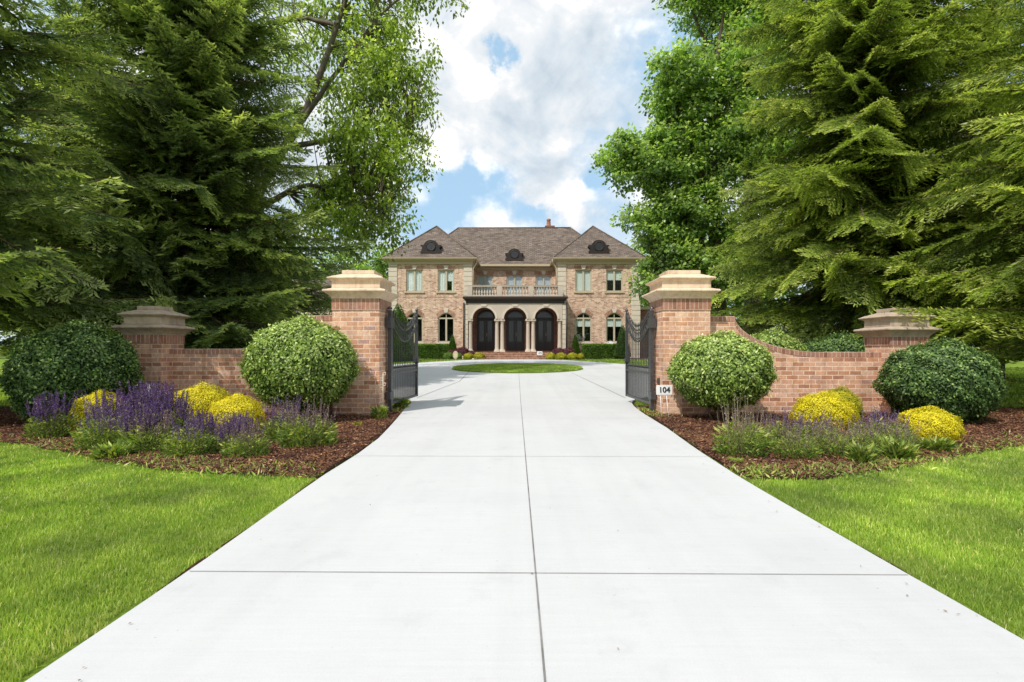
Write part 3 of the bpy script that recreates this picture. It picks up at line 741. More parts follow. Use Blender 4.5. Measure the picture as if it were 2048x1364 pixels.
# ------------------------------------------------------------------ signs and small things by the gates
def text_mesh(body, size, extr=.001):
    cu = bpy.data.curves.new('letters', 'FONT'); cu.body = body; cu.size = size; cu.extrude = extr; cu.align_x = 'CENTER'; cu.align_y = 'CENTER'; cu.offset = size * .028
    tmp = bpy.data.objects.new('tmp_letters', cu); COL.objects.link(tmp)
    bpy.context.view_layer.update()
    me = bpy.data.meshes.new_from_object(tmp.evaluated_get(bpy.context.evaluated_depsgraph_get()))
    bpy.data.objects.remove(tmp); me.name = 'letters'; me.materials.clear()
    return me
s = empty('yard_sign', (2.62, 9.2, 0), 'small white yard sign reading 104 on two wire legs by the right gate pillar', 'sign')
mb = MB(); mb.box(2.478, 2.762, 9.155, 9.163, .435, .605); mb.build('panel', M['white'], s, bevel=.004)
me = text_mesh('104', .135); o = link('number', me, M['ink'], s); o.location = (0, -.052, .52); o.rotation_euler = (R(90), R(-1.5), 0)
mb = MB(); mb.tube([(2.555, 9.17, .45), (2.575, 9.17, -.02)], .006, 6); mb.build('leg', M['white'], s)
mb = MB(); mb.tube([(2.66, 9.17, .45), (2.70, 9.15, -.05)], .006, 6); mb.build('leg', M['white'], s)
s = empty('door_keypad', (2.684, 9.75, .62), 'small dark box on the right gate pillar just above the 104 sign', 'box')
mb = MB(); mb.box(2.655, 2.70, 9.72, 9.78, .58, .70); mb.build('housing', M['iron'], s, bevel=.005)
# ornamental scroll stake
s = empty('garden_stake', (-2.42, 9.3, 0), 'pale wrought scroll stake standing before the left gate pillar', 'garden stake')
mb = MB(); mb.tube([(-2.42, 9.3, -.03), (-2.42, 9.3, .82)], .008, 6); mb.build('rod', M['hstone'], s)
mb = MB()
for zc, sg in ((.80, 1), (.70, -1), (.61, 1), (.53, -1)):
    mb = MB(); mb.tube([(-2.42 + sg * (.035 - .035 * math.cos(a)) * (1 - a / 12), 9.3, zc + .035 * math.sin(a) * (1 - a / 12)) for a in [k * .7 for k in range(9)]], .007, 5)
    mb.build('scroll', M['hstone'], s)
s = empty('plant_tag', (-5.93, 8.3, 0), 'small white plant tag against the shaded left wall', 'plant tag')
mb = MB(); mb.tube([(-5.93, 8.3, -.02), (-5.93, 8.3, .60)], .006, 5); mb.build('stake', M['white'], s)
mb = MB(); mb.prism_y([(-5.96, .60), (-5.90, .60), (-5.91, .67), (-5.94, .68)], 8.29, 8.30); mb.build('card', M['white'], s)

# ------------------------------------------------------------------ shrubs
def shrub_arrays(r, rx, ry, zc, rz, n, leaf, lw, lump=.05, power=1.0, droop=.25, thick=.10, zmin=None):
    d = rdir(r, n)
    if power != 1.0:
        d = np.sign(d) * np.abs(d) ** power; d = unit(d)
    lumps = lump * 1.3 * (np.sin(d[:, 0] * 7 + 1) * np.cos(d[:, 2] * 6 + .5) + .8 * np.sin(d[:, 1] * 9 + d[:, 0] * 5 + 2) + .6 * np.sin(d[:, 2] * 13 + d[:, 0] * 11))
    rad = 1 + lumps - thick * r.rand(n) ** 1.6 + .035 * np.abs(r.normal(size=n)) * (r.rand(n) < .35) + .05 * np.clip(np.sin(d[:, 0] * 31 + d[:, 2] * 17) * np.sin(d[:, 2] * 37 + d[:, 1] * 23) - .45, 0, 1) * r.rand(n)
    P = np.stack([d[:, 0] * rx * rad, d[:, 1] * ry * rad, zc + d[:, 2] * rz * rad], 1)
    Nn = unit(np.stack([d[:, 0] / rx, d[:, 1] / ry, d[:, 2] / rz], 1) + r.normal(size=(n, 3)) * .45)
    D = unit(rdir(r, n) + d * .5 - np.array([[0, 0, droop]]))
    D = unit(D - Nn * np.sum(D * Nn, 1, keepdims=True) * .7)
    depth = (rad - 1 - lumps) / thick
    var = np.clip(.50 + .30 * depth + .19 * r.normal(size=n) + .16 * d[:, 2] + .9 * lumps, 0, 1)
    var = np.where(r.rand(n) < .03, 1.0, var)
    if zmin is not None:
        k = P[:, 2] > zmin; P, D, Nn, var = P[k], D[k], Nn[k], var[k]
    n = len(P)
    return leaves(P, D, Nn, leaf * (.6 + .8 * r.rand(n)), lw * (.7 + .6 * r.rand(n)), var)
def core_mesh(rx, ry, zc, rz, mat, name, parent, k=.84):
    bm = bmesh.new(); bmesh.ops.create_icosphere(bm, subdivisions=3, radius=1)
    for v in bm.verts:
        d = v.co.normalized(); q = k * (1 + .05 * math.sin(d.x * 7 + 1) * math.cos(d.z * 6))
        v.co = Vector((d.x * rx * q, d.y * ry * q, zc + d.z * rz * q))
    me = bpy.data.meshes.new(name); bm.to_mesh(me); bm.free()
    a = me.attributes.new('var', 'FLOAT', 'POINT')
    return link(name, me, mat, parent)
def round_shrub(r, x, y, rx, ry, ztop, zbot, n, leaf, lw, mat, label, name='round_shrub', cat='shrub', lump=.05, group=None, stems=True, power=1.0, z0=0.0, core=.84):
    p = empty(name, (x, y, z0), label, cat, group)
    zc = (ztop + zbot) / 2 - z0; rz = (ztop - zbot) / 2
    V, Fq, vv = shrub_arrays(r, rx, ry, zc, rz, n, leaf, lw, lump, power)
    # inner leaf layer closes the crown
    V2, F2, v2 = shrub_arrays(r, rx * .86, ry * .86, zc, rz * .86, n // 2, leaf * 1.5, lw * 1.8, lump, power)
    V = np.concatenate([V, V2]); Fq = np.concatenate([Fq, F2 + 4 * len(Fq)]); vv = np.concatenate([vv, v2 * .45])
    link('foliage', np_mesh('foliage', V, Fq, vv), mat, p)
    if stems:
        mb = MB()
        for k in range(9):
            a = k * 2.4; q = .08 + .05 * (k % 3)
            mb.tube([(x + q * math.cos(a), y + q * math.sin(a), z0 - .02), (x + q * 1.8 * math.cos(a), y + q * 1.8 * math.sin(a), z0 + max(.1, zbot - z0)), (x + rx * .55 * math.cos(a), y + ry * .55 * math.sin(a), z0 + zc)], [.022, .018, .008], 5)
        mb.build('stems', M['twig'], p)
    core_mesh(rx, ry, zc, rz, mat, 'inner_foliage', p, core)
    return p
rs = np.random.RandomState(21)
round_shrub(rs, -3.70, 8.85, .88, .82, 1.75, .22, 25000, .052, .031, M['shrub'], 'big round light green shrub against the left gate pillar', lump=.032)
round_shrub(rs, 3.50, 8.88, .81, .78, 1.50, .24, 25000, .050, .030, M['shrub'], 'round light green shrub against the right gate pillar', lump=.032)
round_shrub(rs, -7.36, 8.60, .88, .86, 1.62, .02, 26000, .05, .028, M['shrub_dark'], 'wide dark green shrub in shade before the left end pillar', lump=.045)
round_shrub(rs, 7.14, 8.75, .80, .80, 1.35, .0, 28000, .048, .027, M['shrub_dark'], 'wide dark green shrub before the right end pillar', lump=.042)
# shrubs behind the right wall
round_shrub(rs, 5.65, 11.6, .85, .7, 1.62, .1, 14000, .05, .03, M['shrub'], 'pale leafy mound rising behind the dip of the right wall', lump=.04)
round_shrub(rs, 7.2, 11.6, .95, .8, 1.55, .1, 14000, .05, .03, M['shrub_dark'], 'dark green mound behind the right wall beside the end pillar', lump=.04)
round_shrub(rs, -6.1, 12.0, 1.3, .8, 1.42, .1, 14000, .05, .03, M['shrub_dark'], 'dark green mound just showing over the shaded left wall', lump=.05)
# golden mounds
G_ = M['gold']
for x, y, rx, zt_, lab in ((-4.93, 8.05, .46, .69, 'larger golden yellow bush against the left wall'),
                           (-4.12, 7.55, .375, .565, 'lower golden yellow bush between purple flowers and the left round shrub'),
                           (-6.45, 7.95, .36, .58, 'golden yellow bush half hidden behind purple flowers before the wide dark left shrub'),
                           (4.76, 8.0, .44, .57, 'bright golden bush against the middle of the right wall'),
                           (5.33, 8.5, .32, .60, 'golden green bush behind the bright golden bush at the right wall'),
                           (5.62, 7.05, .375, .44, 'squat golden bush in front of the wide dark right shrub')):
    round_shrub(rs, x, y, rx, rx * .95, zt_, -.12, 20000, .020, .010, G_ if 'golden green' not in lab else M['chartreuse'], lab, 'golden_bush', 'bush', lump=.04, stems=False)

# ------------------------------------------------------------------ flowering perennials
def flower_template(seed, h, spread, nst, leafn, fmat, fdense=1.0):
    r = np.random.RandomState(seed)
    p = empty('salvia', (0, 0, 0), 'x', 'flowers')
    # basal foliage
    a = r.rand(leafn) * 6.283; q = np.sqrt(r.rand(leafn)) * spread; zz = r.rand(leafn) ** 1.3 * h * .66 * (1 - .45 * q / spread) + .01
    P = np.stack([np.cos(a) * q, np.sin(a) * q, zz], 1)
    D = unit(np.stack([np.cos(a), np.sin(a), .2 + .9 * r.rand(leafn)], 1) + r.normal(size=(leafn, 3)) * .4)
    V, Fq, vv = leaves(P, D, rdir(r, leafn) + np.array([[0, 0, .8]]), .03 + .06 * r.rand(leafn) ** 1.5, .010 + .018 * r.rand(leafn), np.clip(.25 + .45 * zz / (h * .5) + .18 * r.normal(size=leafn), 0, 1))
    # stems carry small leaves too
    SV = []; SF = []; fl = []; sl = []
    for k in range(nst):
        a = r.rand() * 6.283; q = math.sqrt(r.rand()) * spread * .55; b = np.array([math.cos(a) * q, math.sin(a) * q, 0])
        hh = h * (.60 + .42 * r.rand() ** 1.3); top = b * (1.5 + .5 * r.rand()) + np.array([r.normal() * .03, r.normal() * .03, hh])
        mid = (b + top) / 2 + np.array([b[0] * .15, b[1] * .15, .02])
        s_ = np.array([.0022, 0, 0]); t_ = np.array([0, .0022, 0]); i0 = len(SV)
        SV += [b - s_, b + s_, mid + s_, mid - s_, top - s_ * .5, top + s_ * .5, b - t_, b + t_, mid + t_, mid - t_, top - t_ * .5, top + t_ * .5]
        SF += [(i0, i0 + 1, i0 + 2, i0 + 3), (i0 + 3, i0 + 2, i0 + 5, i0 + 4), (i0 + 6, i0 + 7, i0 + 8, i0 + 9), (i0 + 9, i0 + 8, i0 + 11, i0 + 10)]
        nf = int(60 * fdense * (.6 + .6 * r.rand())); t0 = .50 + .12 * r.rand()
        t = t0 + (1 - t0) * r.rand(nf)
        c = mid[None] + (top - mid)[None] * ((t - .5) * 2)[:, None]
        fl.append(c + r.normal(size=(nf, 3)) * np.array([[.0095, .0095, .004]]) * (1.2 - t)[:, None] * 1.7)
        ns = 14; t = r.rand(ns) * t0; c = b[None] + (mid - b)[None] * (np.minimum(1, t * 2))[:, None]; sl.append(c)
    fl = np.concatenate(fl); sl = np.concatenate(sl)
    V2, F2, v2 = leaves(sl, rdir(r, len(sl)) + np.array([[0, 0, .4]]), rdir(r, len(sl)), .025 + .03 * r.rand(len(sl)), .006 + .008 * r.rand(len(sl)), np.clip(.55 + .22 * r.normal(size=len(sl)), 0, 1))
    V = np.concatenate([V, V2]); Fq = np.concatenate([Fq, F2 + 4 * len(Fq)]); vv = np.concatenate([vv, v2])
    link('foliage', np_mesh('foliage', V, Fq, vv), M['perennial'], p)
    link('stems', np_mesh('stems', np.array(SV), np.array(SF)), M['stemgreen'], p)
    n = len(fl); V, Fq, vv = leaves(fl, rdir(r, n) + np.array([[0, 0, .5]]), rdir(r, n), .011 + .010 * r.rand(n), .007 + .006 * r.rand(n), np.clip(.45 + .28 * r.normal(size=n), 0, 1))
    link('flowers', np_mesh('flowers', V, Fq, vv), fmat, p)['kind'] = 'stuff'
    KIDS[p.name] = children(p)
    return p
TL = [flower_template(31, .70, .28, 78, 1000, M['purple'], 1.6), flower_template(32, .62, .32, 52, 1500, M['purple'], .8), flower_template(33, .60, .32, 56, 1400, M['mauve'], .7)]
TR = [flower_template(41, .66, .26, 44, 1000, M['mauve'], .32), flower_template(42, .52, .30, 44, 900, M['mauve'], .42), flower_template(43, .50, .28, 44, 700, M['purple'], .55)]
used = set()
def place_flower(t, x, y, s, label, group):
    if t.name not in used:
        used.add(t.name); o = t; o.location = (x, y, .01); o.rotation_euler = (0, 0, rnd.random() * 6.28); o.scale = (s, s, s)
    else: o = copy_tree(t, (x, y, .01), rnd.random() * 6.28, s)
    tag(o, label, 'flowers', group)
GL, GR = 'purple flowering clumps in the left bed', 'mauve flowering clumps in the right bed'
for t, x, y, s, lab in [
    (1, -5.10, 6.42, .98, 'purple flower clump at the left front corner of the left bed, dark leaves below'),
    (2, -4.42, 6.20, .88, 'front row purple clump with yellow green leaves, second from the left in the left bed'),
    (1, -3.80, 5.95, .80, 'front row purple clump with dark green leaves in the middle of the left bed'),
    (2, -3.10, 5.90, .74, 'front row pale mauve clump nearest the lawn in the left bed'),
    (2, -2.66, 6.55, 1.06, 'loose tan stemmed purple clump standing alone nearest the driveway in the left bed'),
    (0, -6.45, 7.15, .95, 'narrow purple clump farthest left, against the wide dark shrub'),
    (0, -5.55, 7.00, 1.0, 'purple clump in front of the half hidden golden bush'),
    (0, -4.98, 6.90, 1.16, 'tallest deep purple clump left of centre in the left bed'),
    (0, -4.62, 6.85, 1.0, 'deep purple clump just left of the larger golden bush'),
    (0, -4.02, 6.55, .68, 'purple clump in front of the larger golden bush'),
    (0, -3.50, 6.50, .66, 'purple clump in front of the lower golden bush'),
    (1, -3.10, 6.95, .98, 'purple clump under the left round shrub'),
    (0, -5.25, 7.45, 1.12, 'deep purple clump at the back against the shaded wall'),
    (0, -4.62, 6.30, .84, 'purple clump behind the yellow green leaves in the left bed'),
    (0, -3.42, 6.12, .66, 'low purple clump behind the pale mauve clump in the left bed')]:
    place_flower(TL[t], x, y, s, lab, GL)
for t, x, y, s, lab in [
    (0, 2.58, 5.95, 1.06, 'tall sparse mauve clump nearest the driveway in the right bed'),
    (0, 2.95, 6.35, .80, 'wispy mauve clump in front of the right round shrub'),
    (1, 3.15, 5.85, .82, 'front row mauve clump left of the bright golden bush in the right bed'),
    (1, 3.62, 5.95, .86, 'front row mauve clump in front of the bright golden bush'),
    (1, 4.12, 6.05, .84, 'front row mauve clump with dark leaves at the right of the row'),
    (2, 3.52, 6.75, .95, 'violet clump at the foot of the right wall beside the round shrub'),
    (2, 4.02, 6.85, .80, 'violet clump between the two front row mauve clumps and the bright golden bush'),
    (2, 4.70, 6.75, .98, 'violet clump right of the bright golden bush'),
    (2, 5.02, 6.95, .90, 'violet clump next to the squat golden bush'),
    (1, 4.62, 6.25, .74, 'low mauve clump left of the squat golden bush')]:
    place_flower(TR[t], x, y, s, lab, GR)

def leafy(x, y, h, sp, n, seed, label, mat='perennial', name='leafy_plant', ll=.09):
    r = np.random.RandomState(seed); p = empty(name, (x, y, 0.01), label, 'plant')
    a = r.rand(n) * 6.283; q = r.rand(n) ** .7 * sp; z = r.rand(n) * h
    P = np.stack([np.cos(a) * q * .5, np.sin(a) * q * .5, z * .6], 1); D = unit(np.stack([np.cos(a), np.sin(a), .3 + r.rand(n)], 1) + r.normal(size=(n, 3)) * .3)
    V, Fq, vv = leaves(P, D, rdir(r, n) + np.array([[0, 0, 1.]]), ll * (.5 + r.rand(n)), ll * .32 * (.6 + .8 * r.rand(n)), np.clip(.55 + .22 * r.normal(size=n), 0, 1))
    link('foliage', np_mesh('foliage', V, Fq, vv), M[mat], p)
    mb = MB()
    for k in range(5): mb.tube([(x, y, -.01), (x + sp * .3 * math.cos(k * 1.3), y + sp * .3 * math.sin(k * 1.3), h * .8)], .004, 4)
    mb.build('stems', M['stemgreen'], p)
leafy(-2.42, 9.05, .34, .18, 260, 1, 'small leafy weed at the foot of the scroll stake')
leafy(-2.42, 10.75, .24, .22, 500, 2, 'low green tuft under the left gate leaf')
leafy(-4.62, 5.88, .16, .30, 500, 3, 'low yellow green leafy plant at the front of the left bed')
leafy(3.72, 5.55, .26, .20, 350, 4, 'small bright green leafy plant in front of the right bed flowers')
leafy(4.25, 5.75, .24, .22, 350, 5, 'arching strap leaved plant at the front of the right bed', ll=.11)
leafy(5.0, 6.15, .20, .26, 450, 6, 'low green plant in front of the squat golden bush')
leafy(2.36, 5.55, .08, .14, 160, 7, 'tiny yellow weed at the right driveway edge', 'grass', ll=.04)
leafy(-2.55, 8.25, .09, .07, 90, 8, 'tiny yellow weed in the mulch before the left gate pillar', 'chartreuse', ll=.05)

# ------------------------------------------------------------------ trees
def frond(seed, L, weep, spacing=.105, shoot=.13):
    r = np.random.RandomState(seed)
    def axis(t):
        x = t * L; return np.stack([x, .10 * L * np.sin(t * 3 + seed) * t * .5, -weep * L * t ** 2 + .10 * L * np.maximum(0, t - .6) ** 2 * 4], -1)
    P = []; D = []; T = []
    nt_ = int(L * .93 / spacing)
    for i in range(nt_):
        t = .07 + .93 * i / nt_; base = axis(np.array(t))
        for sgn in (-1, 1):
            if r.rand() < .07: continue
            l = L * (.30 * (1 - t) ** .8 + .035) * (.7 + .5 * r.rand()); l = min(l, 1.15)
            ang = R(52 + 10 * r.normal()); d = np.array([math.cos(ang), sgn * math.sin(ang), -.10 - .30 * r.rand() - weep * .8 + .06 * r.normal()])
            m = max(2, int(l / .042)); u = (np.arange(m) + .5) / m
            c = base[None] + d[None] * (u * l)[:, None]; c[:, 2] -= .22 * l * u ** 2
            for s2 in (-1, 1):
                a2 = ang * sgn + s2 * R(42); dd = np.stack([np.full(m, math.cos(a2)), np.full(m, math.sin(a2)), np.full(m, -.22 - .25 * weep)], 1) + r.normal(size=(m, 3)) * .20
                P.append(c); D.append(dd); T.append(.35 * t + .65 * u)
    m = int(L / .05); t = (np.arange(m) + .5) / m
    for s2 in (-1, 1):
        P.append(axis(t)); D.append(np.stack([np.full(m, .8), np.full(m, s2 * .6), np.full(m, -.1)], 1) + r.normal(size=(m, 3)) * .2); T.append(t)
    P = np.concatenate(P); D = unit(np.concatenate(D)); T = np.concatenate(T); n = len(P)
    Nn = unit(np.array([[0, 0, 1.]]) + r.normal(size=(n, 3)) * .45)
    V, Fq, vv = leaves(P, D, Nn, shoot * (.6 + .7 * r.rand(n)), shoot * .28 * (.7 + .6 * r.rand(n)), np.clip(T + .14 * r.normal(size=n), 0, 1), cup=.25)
    ax = axis(np.linspace(0, 1, 5))
    return V, vv, ax
def conifer(seed, Ht, Rb, z0, mat, weep, name, label, loc, templates, dens=1.0, dz=.30, expo=.8, dome=0.0, frontonly=None, zthin=12.0):
    r = np.random.RandomState(seed)
    p = empty(name, loc, label, 'tree', 'conifers behind the walls')
    VV = []; va = []; mb = MB(); mbb = MB()
    z = z0
    while z < Ht - .4:
        rr = Rb * (1 - z / Ht) ** expo * (1 - dome * max(0, 1 - (z - z0) / 2.0) * .3)
        nb = int(max(3, (5.2 * dens) * (1 if z < zthin else .6)))
        a0 = r.rand() * 6.28
        for k in range(nb):
            a = a0 + 6.283 * k / nb + r.normal() * .5; L = max(.5, rr * (.50 + .68 * r.rand() ** .8))
            ti = int(np.argmin([abs(T_[0] - L) for T_ in templates])) ; ti = ti - ti % 3 + r.randint(3) if len(templates) >= 3 else ti
            L0, V, vv, ax = templates[min(ti, len(templates) - 1)]
            s_ = L / L0; pitch = R(-5 + 24 * (z / Ht) + 12 * r.normal()); roll = r.normal() * .38
            ca, sa = math.cos(a), math.sin(a); cp_, sp_ = math.cos(pitch), math.sin(pitch); cr_, sr_ = math.cos(roll), math.sin(roll)
            Rm = np.array([[ca, -sa, 0], [sa, ca, 0], [0, 0, 1]]) @ np.array([[cp_, 0, -sp_], [0, 1, 0], [sp_, 0, cp_]]) @ np.array([[1, 0, 0], [0, cr_, -sr_], [0, sr_, cr_]])
            zz = z + r.normal() * .28
            VV.append((V * s_) @ Rm.T + np.array([0, 0, zz])); va.append(vv * (.5 + .6 * r.rand()))
            A = (ax * s_) @ Rm.T + np.array([loc[0], loc[1], zz + loc[2]])
            if A[:, 2].min() > max(.95, z0 - .5): mbb.tube([tuple(q) for q in A], [.035 * s_ + .012, .028, .02, .012, .005], 4)
        z += dz * (1 + .25 * r.normal()) if z < zthin else dz * 1.6
    V = np.concatenate(VV); va = [np.concatenate(va)]; lowz = V.reshape(-1, 4, 3)[:, :, 2].min(1) > max(.9, z0 - .55); V = V.reshape(-1, 4, 3)[lowz].reshape(-1, 3); va = [va[0].reshape(-1, 4)[lowz].ravel()]
    Fq = np.arange(len(V)).reshape(-1, 4)
    mb.tube([(loc[0], loc[1], loc[2] - .2), (loc[0] + .1, loc[1], loc[2] + Ht * .5), (loc[0], loc[1], loc[2] + Ht)], [Ht * .018 + .06, Ht * .012, .02], 9)
    link('crown', np_mesh('crown', V, Fq, np.concatenate(va)), mat, p); mb.build('trunk', M['bark'], p, recalc=False); mbb.build('branches', M['twig'], p, recalc=False)['kind'] = 'stuff'
    KIDS[p.name] = children(p)
    return p
def templ(base, weep, shoot):
    out = []
    for Lk in (1.3, 2.6, 4.2):
        for j in range(3):
            V, vv, ax = frond(base + j + int(Lk * 10), Lk, weep, shoot=shoot); out.append((Lk, V, vv, ax))
    return out
TS = templ(100, .11, .14); TH = templ(300, .30, .125)
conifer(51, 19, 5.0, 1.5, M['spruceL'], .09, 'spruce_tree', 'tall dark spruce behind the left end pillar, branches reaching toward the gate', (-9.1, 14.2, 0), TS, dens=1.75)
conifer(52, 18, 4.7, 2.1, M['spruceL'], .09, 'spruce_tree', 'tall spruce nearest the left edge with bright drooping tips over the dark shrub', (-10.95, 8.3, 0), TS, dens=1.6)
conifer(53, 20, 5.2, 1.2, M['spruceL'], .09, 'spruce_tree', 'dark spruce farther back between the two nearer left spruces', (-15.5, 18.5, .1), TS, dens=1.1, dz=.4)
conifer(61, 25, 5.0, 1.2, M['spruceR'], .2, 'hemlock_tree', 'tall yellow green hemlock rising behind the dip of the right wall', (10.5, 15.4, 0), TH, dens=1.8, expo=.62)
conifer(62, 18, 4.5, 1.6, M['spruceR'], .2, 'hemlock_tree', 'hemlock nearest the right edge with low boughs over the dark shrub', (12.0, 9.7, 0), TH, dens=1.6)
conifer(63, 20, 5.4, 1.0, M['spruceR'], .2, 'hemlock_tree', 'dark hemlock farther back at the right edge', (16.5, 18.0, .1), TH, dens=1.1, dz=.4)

def broadleaf(seed, loc, limbs, lobes, nclus, per, leaf, lw, mat, bark, name, label, csize=.55, droop=.3, group='leafy trees behind the gates', hang=0.0):
    """limbs: list of (points, radii) in local coordinates; lobes: (cx,cy,cz,rx,ry,rz,weight)"""
    r = np.random.RandomState(seed); p = empty(name, loc, label, 'tree', group)
    mb = MB(); LP = []
    for pts, rad in limbs:
        pts = np.array(pts, float); K = 14; tt = np.linspace(0, len(pts) - 1, K)
        q = np.stack([np.interp(tt, range(len(pts)), pts[:, i]) for i in range(3)], 1); q += r.normal(size=q.shape) * .05 * np.linspace(0, 1, K)[:, None]
        rr = np.interp(tt, range(len(pts)), rad); mb.tube([tuple(a + np.array(loc)) for a in q], list(rr), 8); LP.append(q[3:])
    LP = np.concatenate(LP)
    w_ = np.array([l[6] for l in lobes], float); w_ /= w_.sum()
    li = r.choice(len(lobes), nclus, p=w_); Lb = np.array(lobes)[li]
    d = rdir(r, nclus); q = r.rand(nclus) ** .42
    q *= 1 + .16 * np.sin(d[:, 0] * 6 + li) * np.sin(d[:, 2] * 7 + li * 2)
    C = Lb[:, :3] + d * Lb[:, 3:6] * q[:, None]
    P = []; tip = []
    for c in C:
        dd = np.linalg.norm(LP - c + np.array([0, 0, .8]), axis=1); b = LP[int(np.argmin(dd))]
        mid = (b + c) / 2 + np.array([0, 0, .12]) + r.normal(size=3) * .12
        if np.linalg.norm(c - b) < 7: mb.tube([tuple(b + np.array(loc)), tuple(mid + np.array(loc)), tuple(c + np.array(loc))], [.022, .014, .004], 3)
    cs = csize * (.6 + .8 * r.rand(nclus))
    n = nclus * per; ci = np.repeat(np.arange(nclus), per)
    off = rdir(r, n) * (r.rand(n) ** .5)[:, None] * cs[ci][:, None] * np.array([[1, 1, .62 + hang]])
    P = C[ci] + off; P[:, 2] -= hang * np.abs(off[:, 0]) 
    Nn = unit(np.array([[0, 0, .9]]) + off / csize * .7 + r.normal(size=(n, 3)) * .5); D = unit(off + r.normal(size=(n, 3)) * .4 - np.array([[0, 0, droop]]))
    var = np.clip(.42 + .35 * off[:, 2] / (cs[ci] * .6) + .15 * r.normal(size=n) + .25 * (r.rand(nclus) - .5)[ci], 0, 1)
    V, Fq, vv = leaves(P, D, Nn, leaf * (.7 + .6 * r.rand(n)), lw * (.7 + .6 * r.rand(n)), var)
    link('crown', np_mesh('crown', V, Fq, vv), mat, p); mb.build('trunk', bark, p, recalc=False)
    KIDS[p.name] = children(p)
    return p
# left: light airy tree leaning to the right behind the spruces (trunk leans, one big fork)
broadleaf(71, (-10.6, 18.6, .1),
    [([(0, 0, 0), (.5, 0, 4.2), (1.5, -.2, 7.2), (3.0, -.4, 9.2), (3.9, -.4, 11.4), (4.6, -.3, 14.0), (5.0, -.2, 16.5)], [.32, .24, .19, .14, .10, .07, .03]),
     ([(3.0, -.4, 9.2), (4.4, -.6, 11.0), (5.8, -.8, 12.6), (7.2, -1, 13.8)], [.10, .07, .05, .02]),
     ([(4.3, -.4, 12.6), (3.0, .2, 13.2), (1.4, .5, 13.3)], [.09, .06, .02]),
     ([(1.2, 0, 6.2), (3.0, -.5, 6.9), (4.9, -.8, 6.8), (6.2, -1, 6.0)], [.12, .08, .05, .02]),
     ([(2.4, -.3, 8.3), (4.4, .2, 8.9), (6.3, 0, 9.2), (7.4, 0, 8.6)], [.11, .08, .05, .02]),
     ([(1.2, .3, 6.4), (.6, .8, 9), (.2, 1, 12)], [.14, .09, .03])],
    [(6.1, -.4, 14.6, 2.6, 2.0, 2.4, 3), (4.0, 1.8, 13.2, 2.6, 1.6, 2.4, 1.7), (6.0, -.4, 10.8, 2.0, 1.7, 2.0, 3), (3.3, 2.2, 10.6, 2.0, 1.2, 1.8, .7), (5.6, -.6, 8.0, 1.9, 1.6, 1.7, 3.0),
     (5.1, -.6, 6.0, 1.9, 1.5, 1.5, 2.4), (3.4, 1.0, 6.6, 1.6, 1.2, 1.5, 1.2), (1.4, .3, 13.5, 2.0, 2, 2.4, .8), (5.0, 0, 17, 2.6, 2, 1.6, .8)],
    800, 42, .155, .09, M['locust'], M['bark_grey'], 'leafy_tree', 'airy light green tree leaning right beyond the left spruces, mossy forked trunk', csize=.50, droop=.7, hang=.35)
# right: maple with a heavy clumped crown
broadleaf(72, (9.0, 23.0, .35),
    [([(0, 0, 0), (0, 0, 4), (-.3, 0, 8), (-.2, 0, 12), (.2, 0, 16)], [.38, .32, .24, .15, .05]),
     ([(-.1, 0, 5), (-1.6, -.4, 6.6), (-3.4, -.6, 8.2), (-4.8, -.6, 9.3)], [.18, .13, .08, .02]),
     ([(-.2, 0, 7.4), (-1.4, -.5, 9.6), (-2.4, -.5, 12.4)], [.15, .1, .03]),
     ([(0, 0, 6), (2.0, -.4, 8.4), (3.6, -.2, 11)], [.16, .1, .03]),
     ([(-.1, 0, 3.5), (-1.5, -.8, 4.2), (-2.8, -1, 4.3)], [.12, .08, .03])],
    [(-3.0, -.4, 9.0, 2.1, 1.8, 1.5, 3), (-4.5, -.4, 9.4, 1.1, 1.1, .8, .8), (-1.6, -.3, 12.6, 1.9, 1.6, 1.7, 2.5), (-.6, 0, 10.5, 2.4, 2, 2.0, 3), (1.6, 0, 12.6, 2.2, 2, 2.2, 2.6), (2.6, 0, 9.2, 2.2, 2, 2.2, 2.4),
     (-2.5, -.6, 6.4, 1.7, 1.5, 1.3, 2.2), (-.6, -.3, 7.2, 2.2, 1.8, 1.7, 2), (-2.3, -.8, 4.2, 1.5, 1.4, 1.5, 2.4), (-.6, -.3, 4.0, 2.0, 1.6, 1.6, 2), (2.0, 0, 5.5, 2, 1.8, 2.0, 1)],
    900, 84, .17, .13, M['maple'], M['bark'], 'maple_tree', 'full green maple right of the house with rounded leaf clumps', csize=.60, droop=.35)
# tall tree behind, its crown entering at the top
broadleaf(73, (13.0, 28.5, .5),
    [([(0, 0, 0), (0, 0, 8), (-.6, 0, 16), (-1, 0, 22)], [.45, .36, .2, .06]), ([(-.5, 0, 14), (-2.4, 0, 17.5), (-3.6, 0, 20)], [.2, .12, .03]), ([(-.5, 0, 12), (1.4, 0, 15.5), (2.6, 0, 19)], [.2, .12, .03])],
    [(-2.6, 0, 20.6, 2.3, 2, 1.9, 2), (-.5, 0, 18.5, 2.6, 2, 2.2, 2), (1.8, 0, 17.5, 2.6, 2, 2.4, 1.5), (-1.6, 0, 15.5, 2.0, 2, 1.4, 1), (0, 0, 12, 3, 2.2, 2.2, 1.2), (0, 0, 21, 3, 2, 2, 1)],
    420, 70, .19, .14, M['maple'], M['bark'], 'maple_tree', 'taller dark tree whose crown shows above the maple at the top', csize=.7, droop=.35)
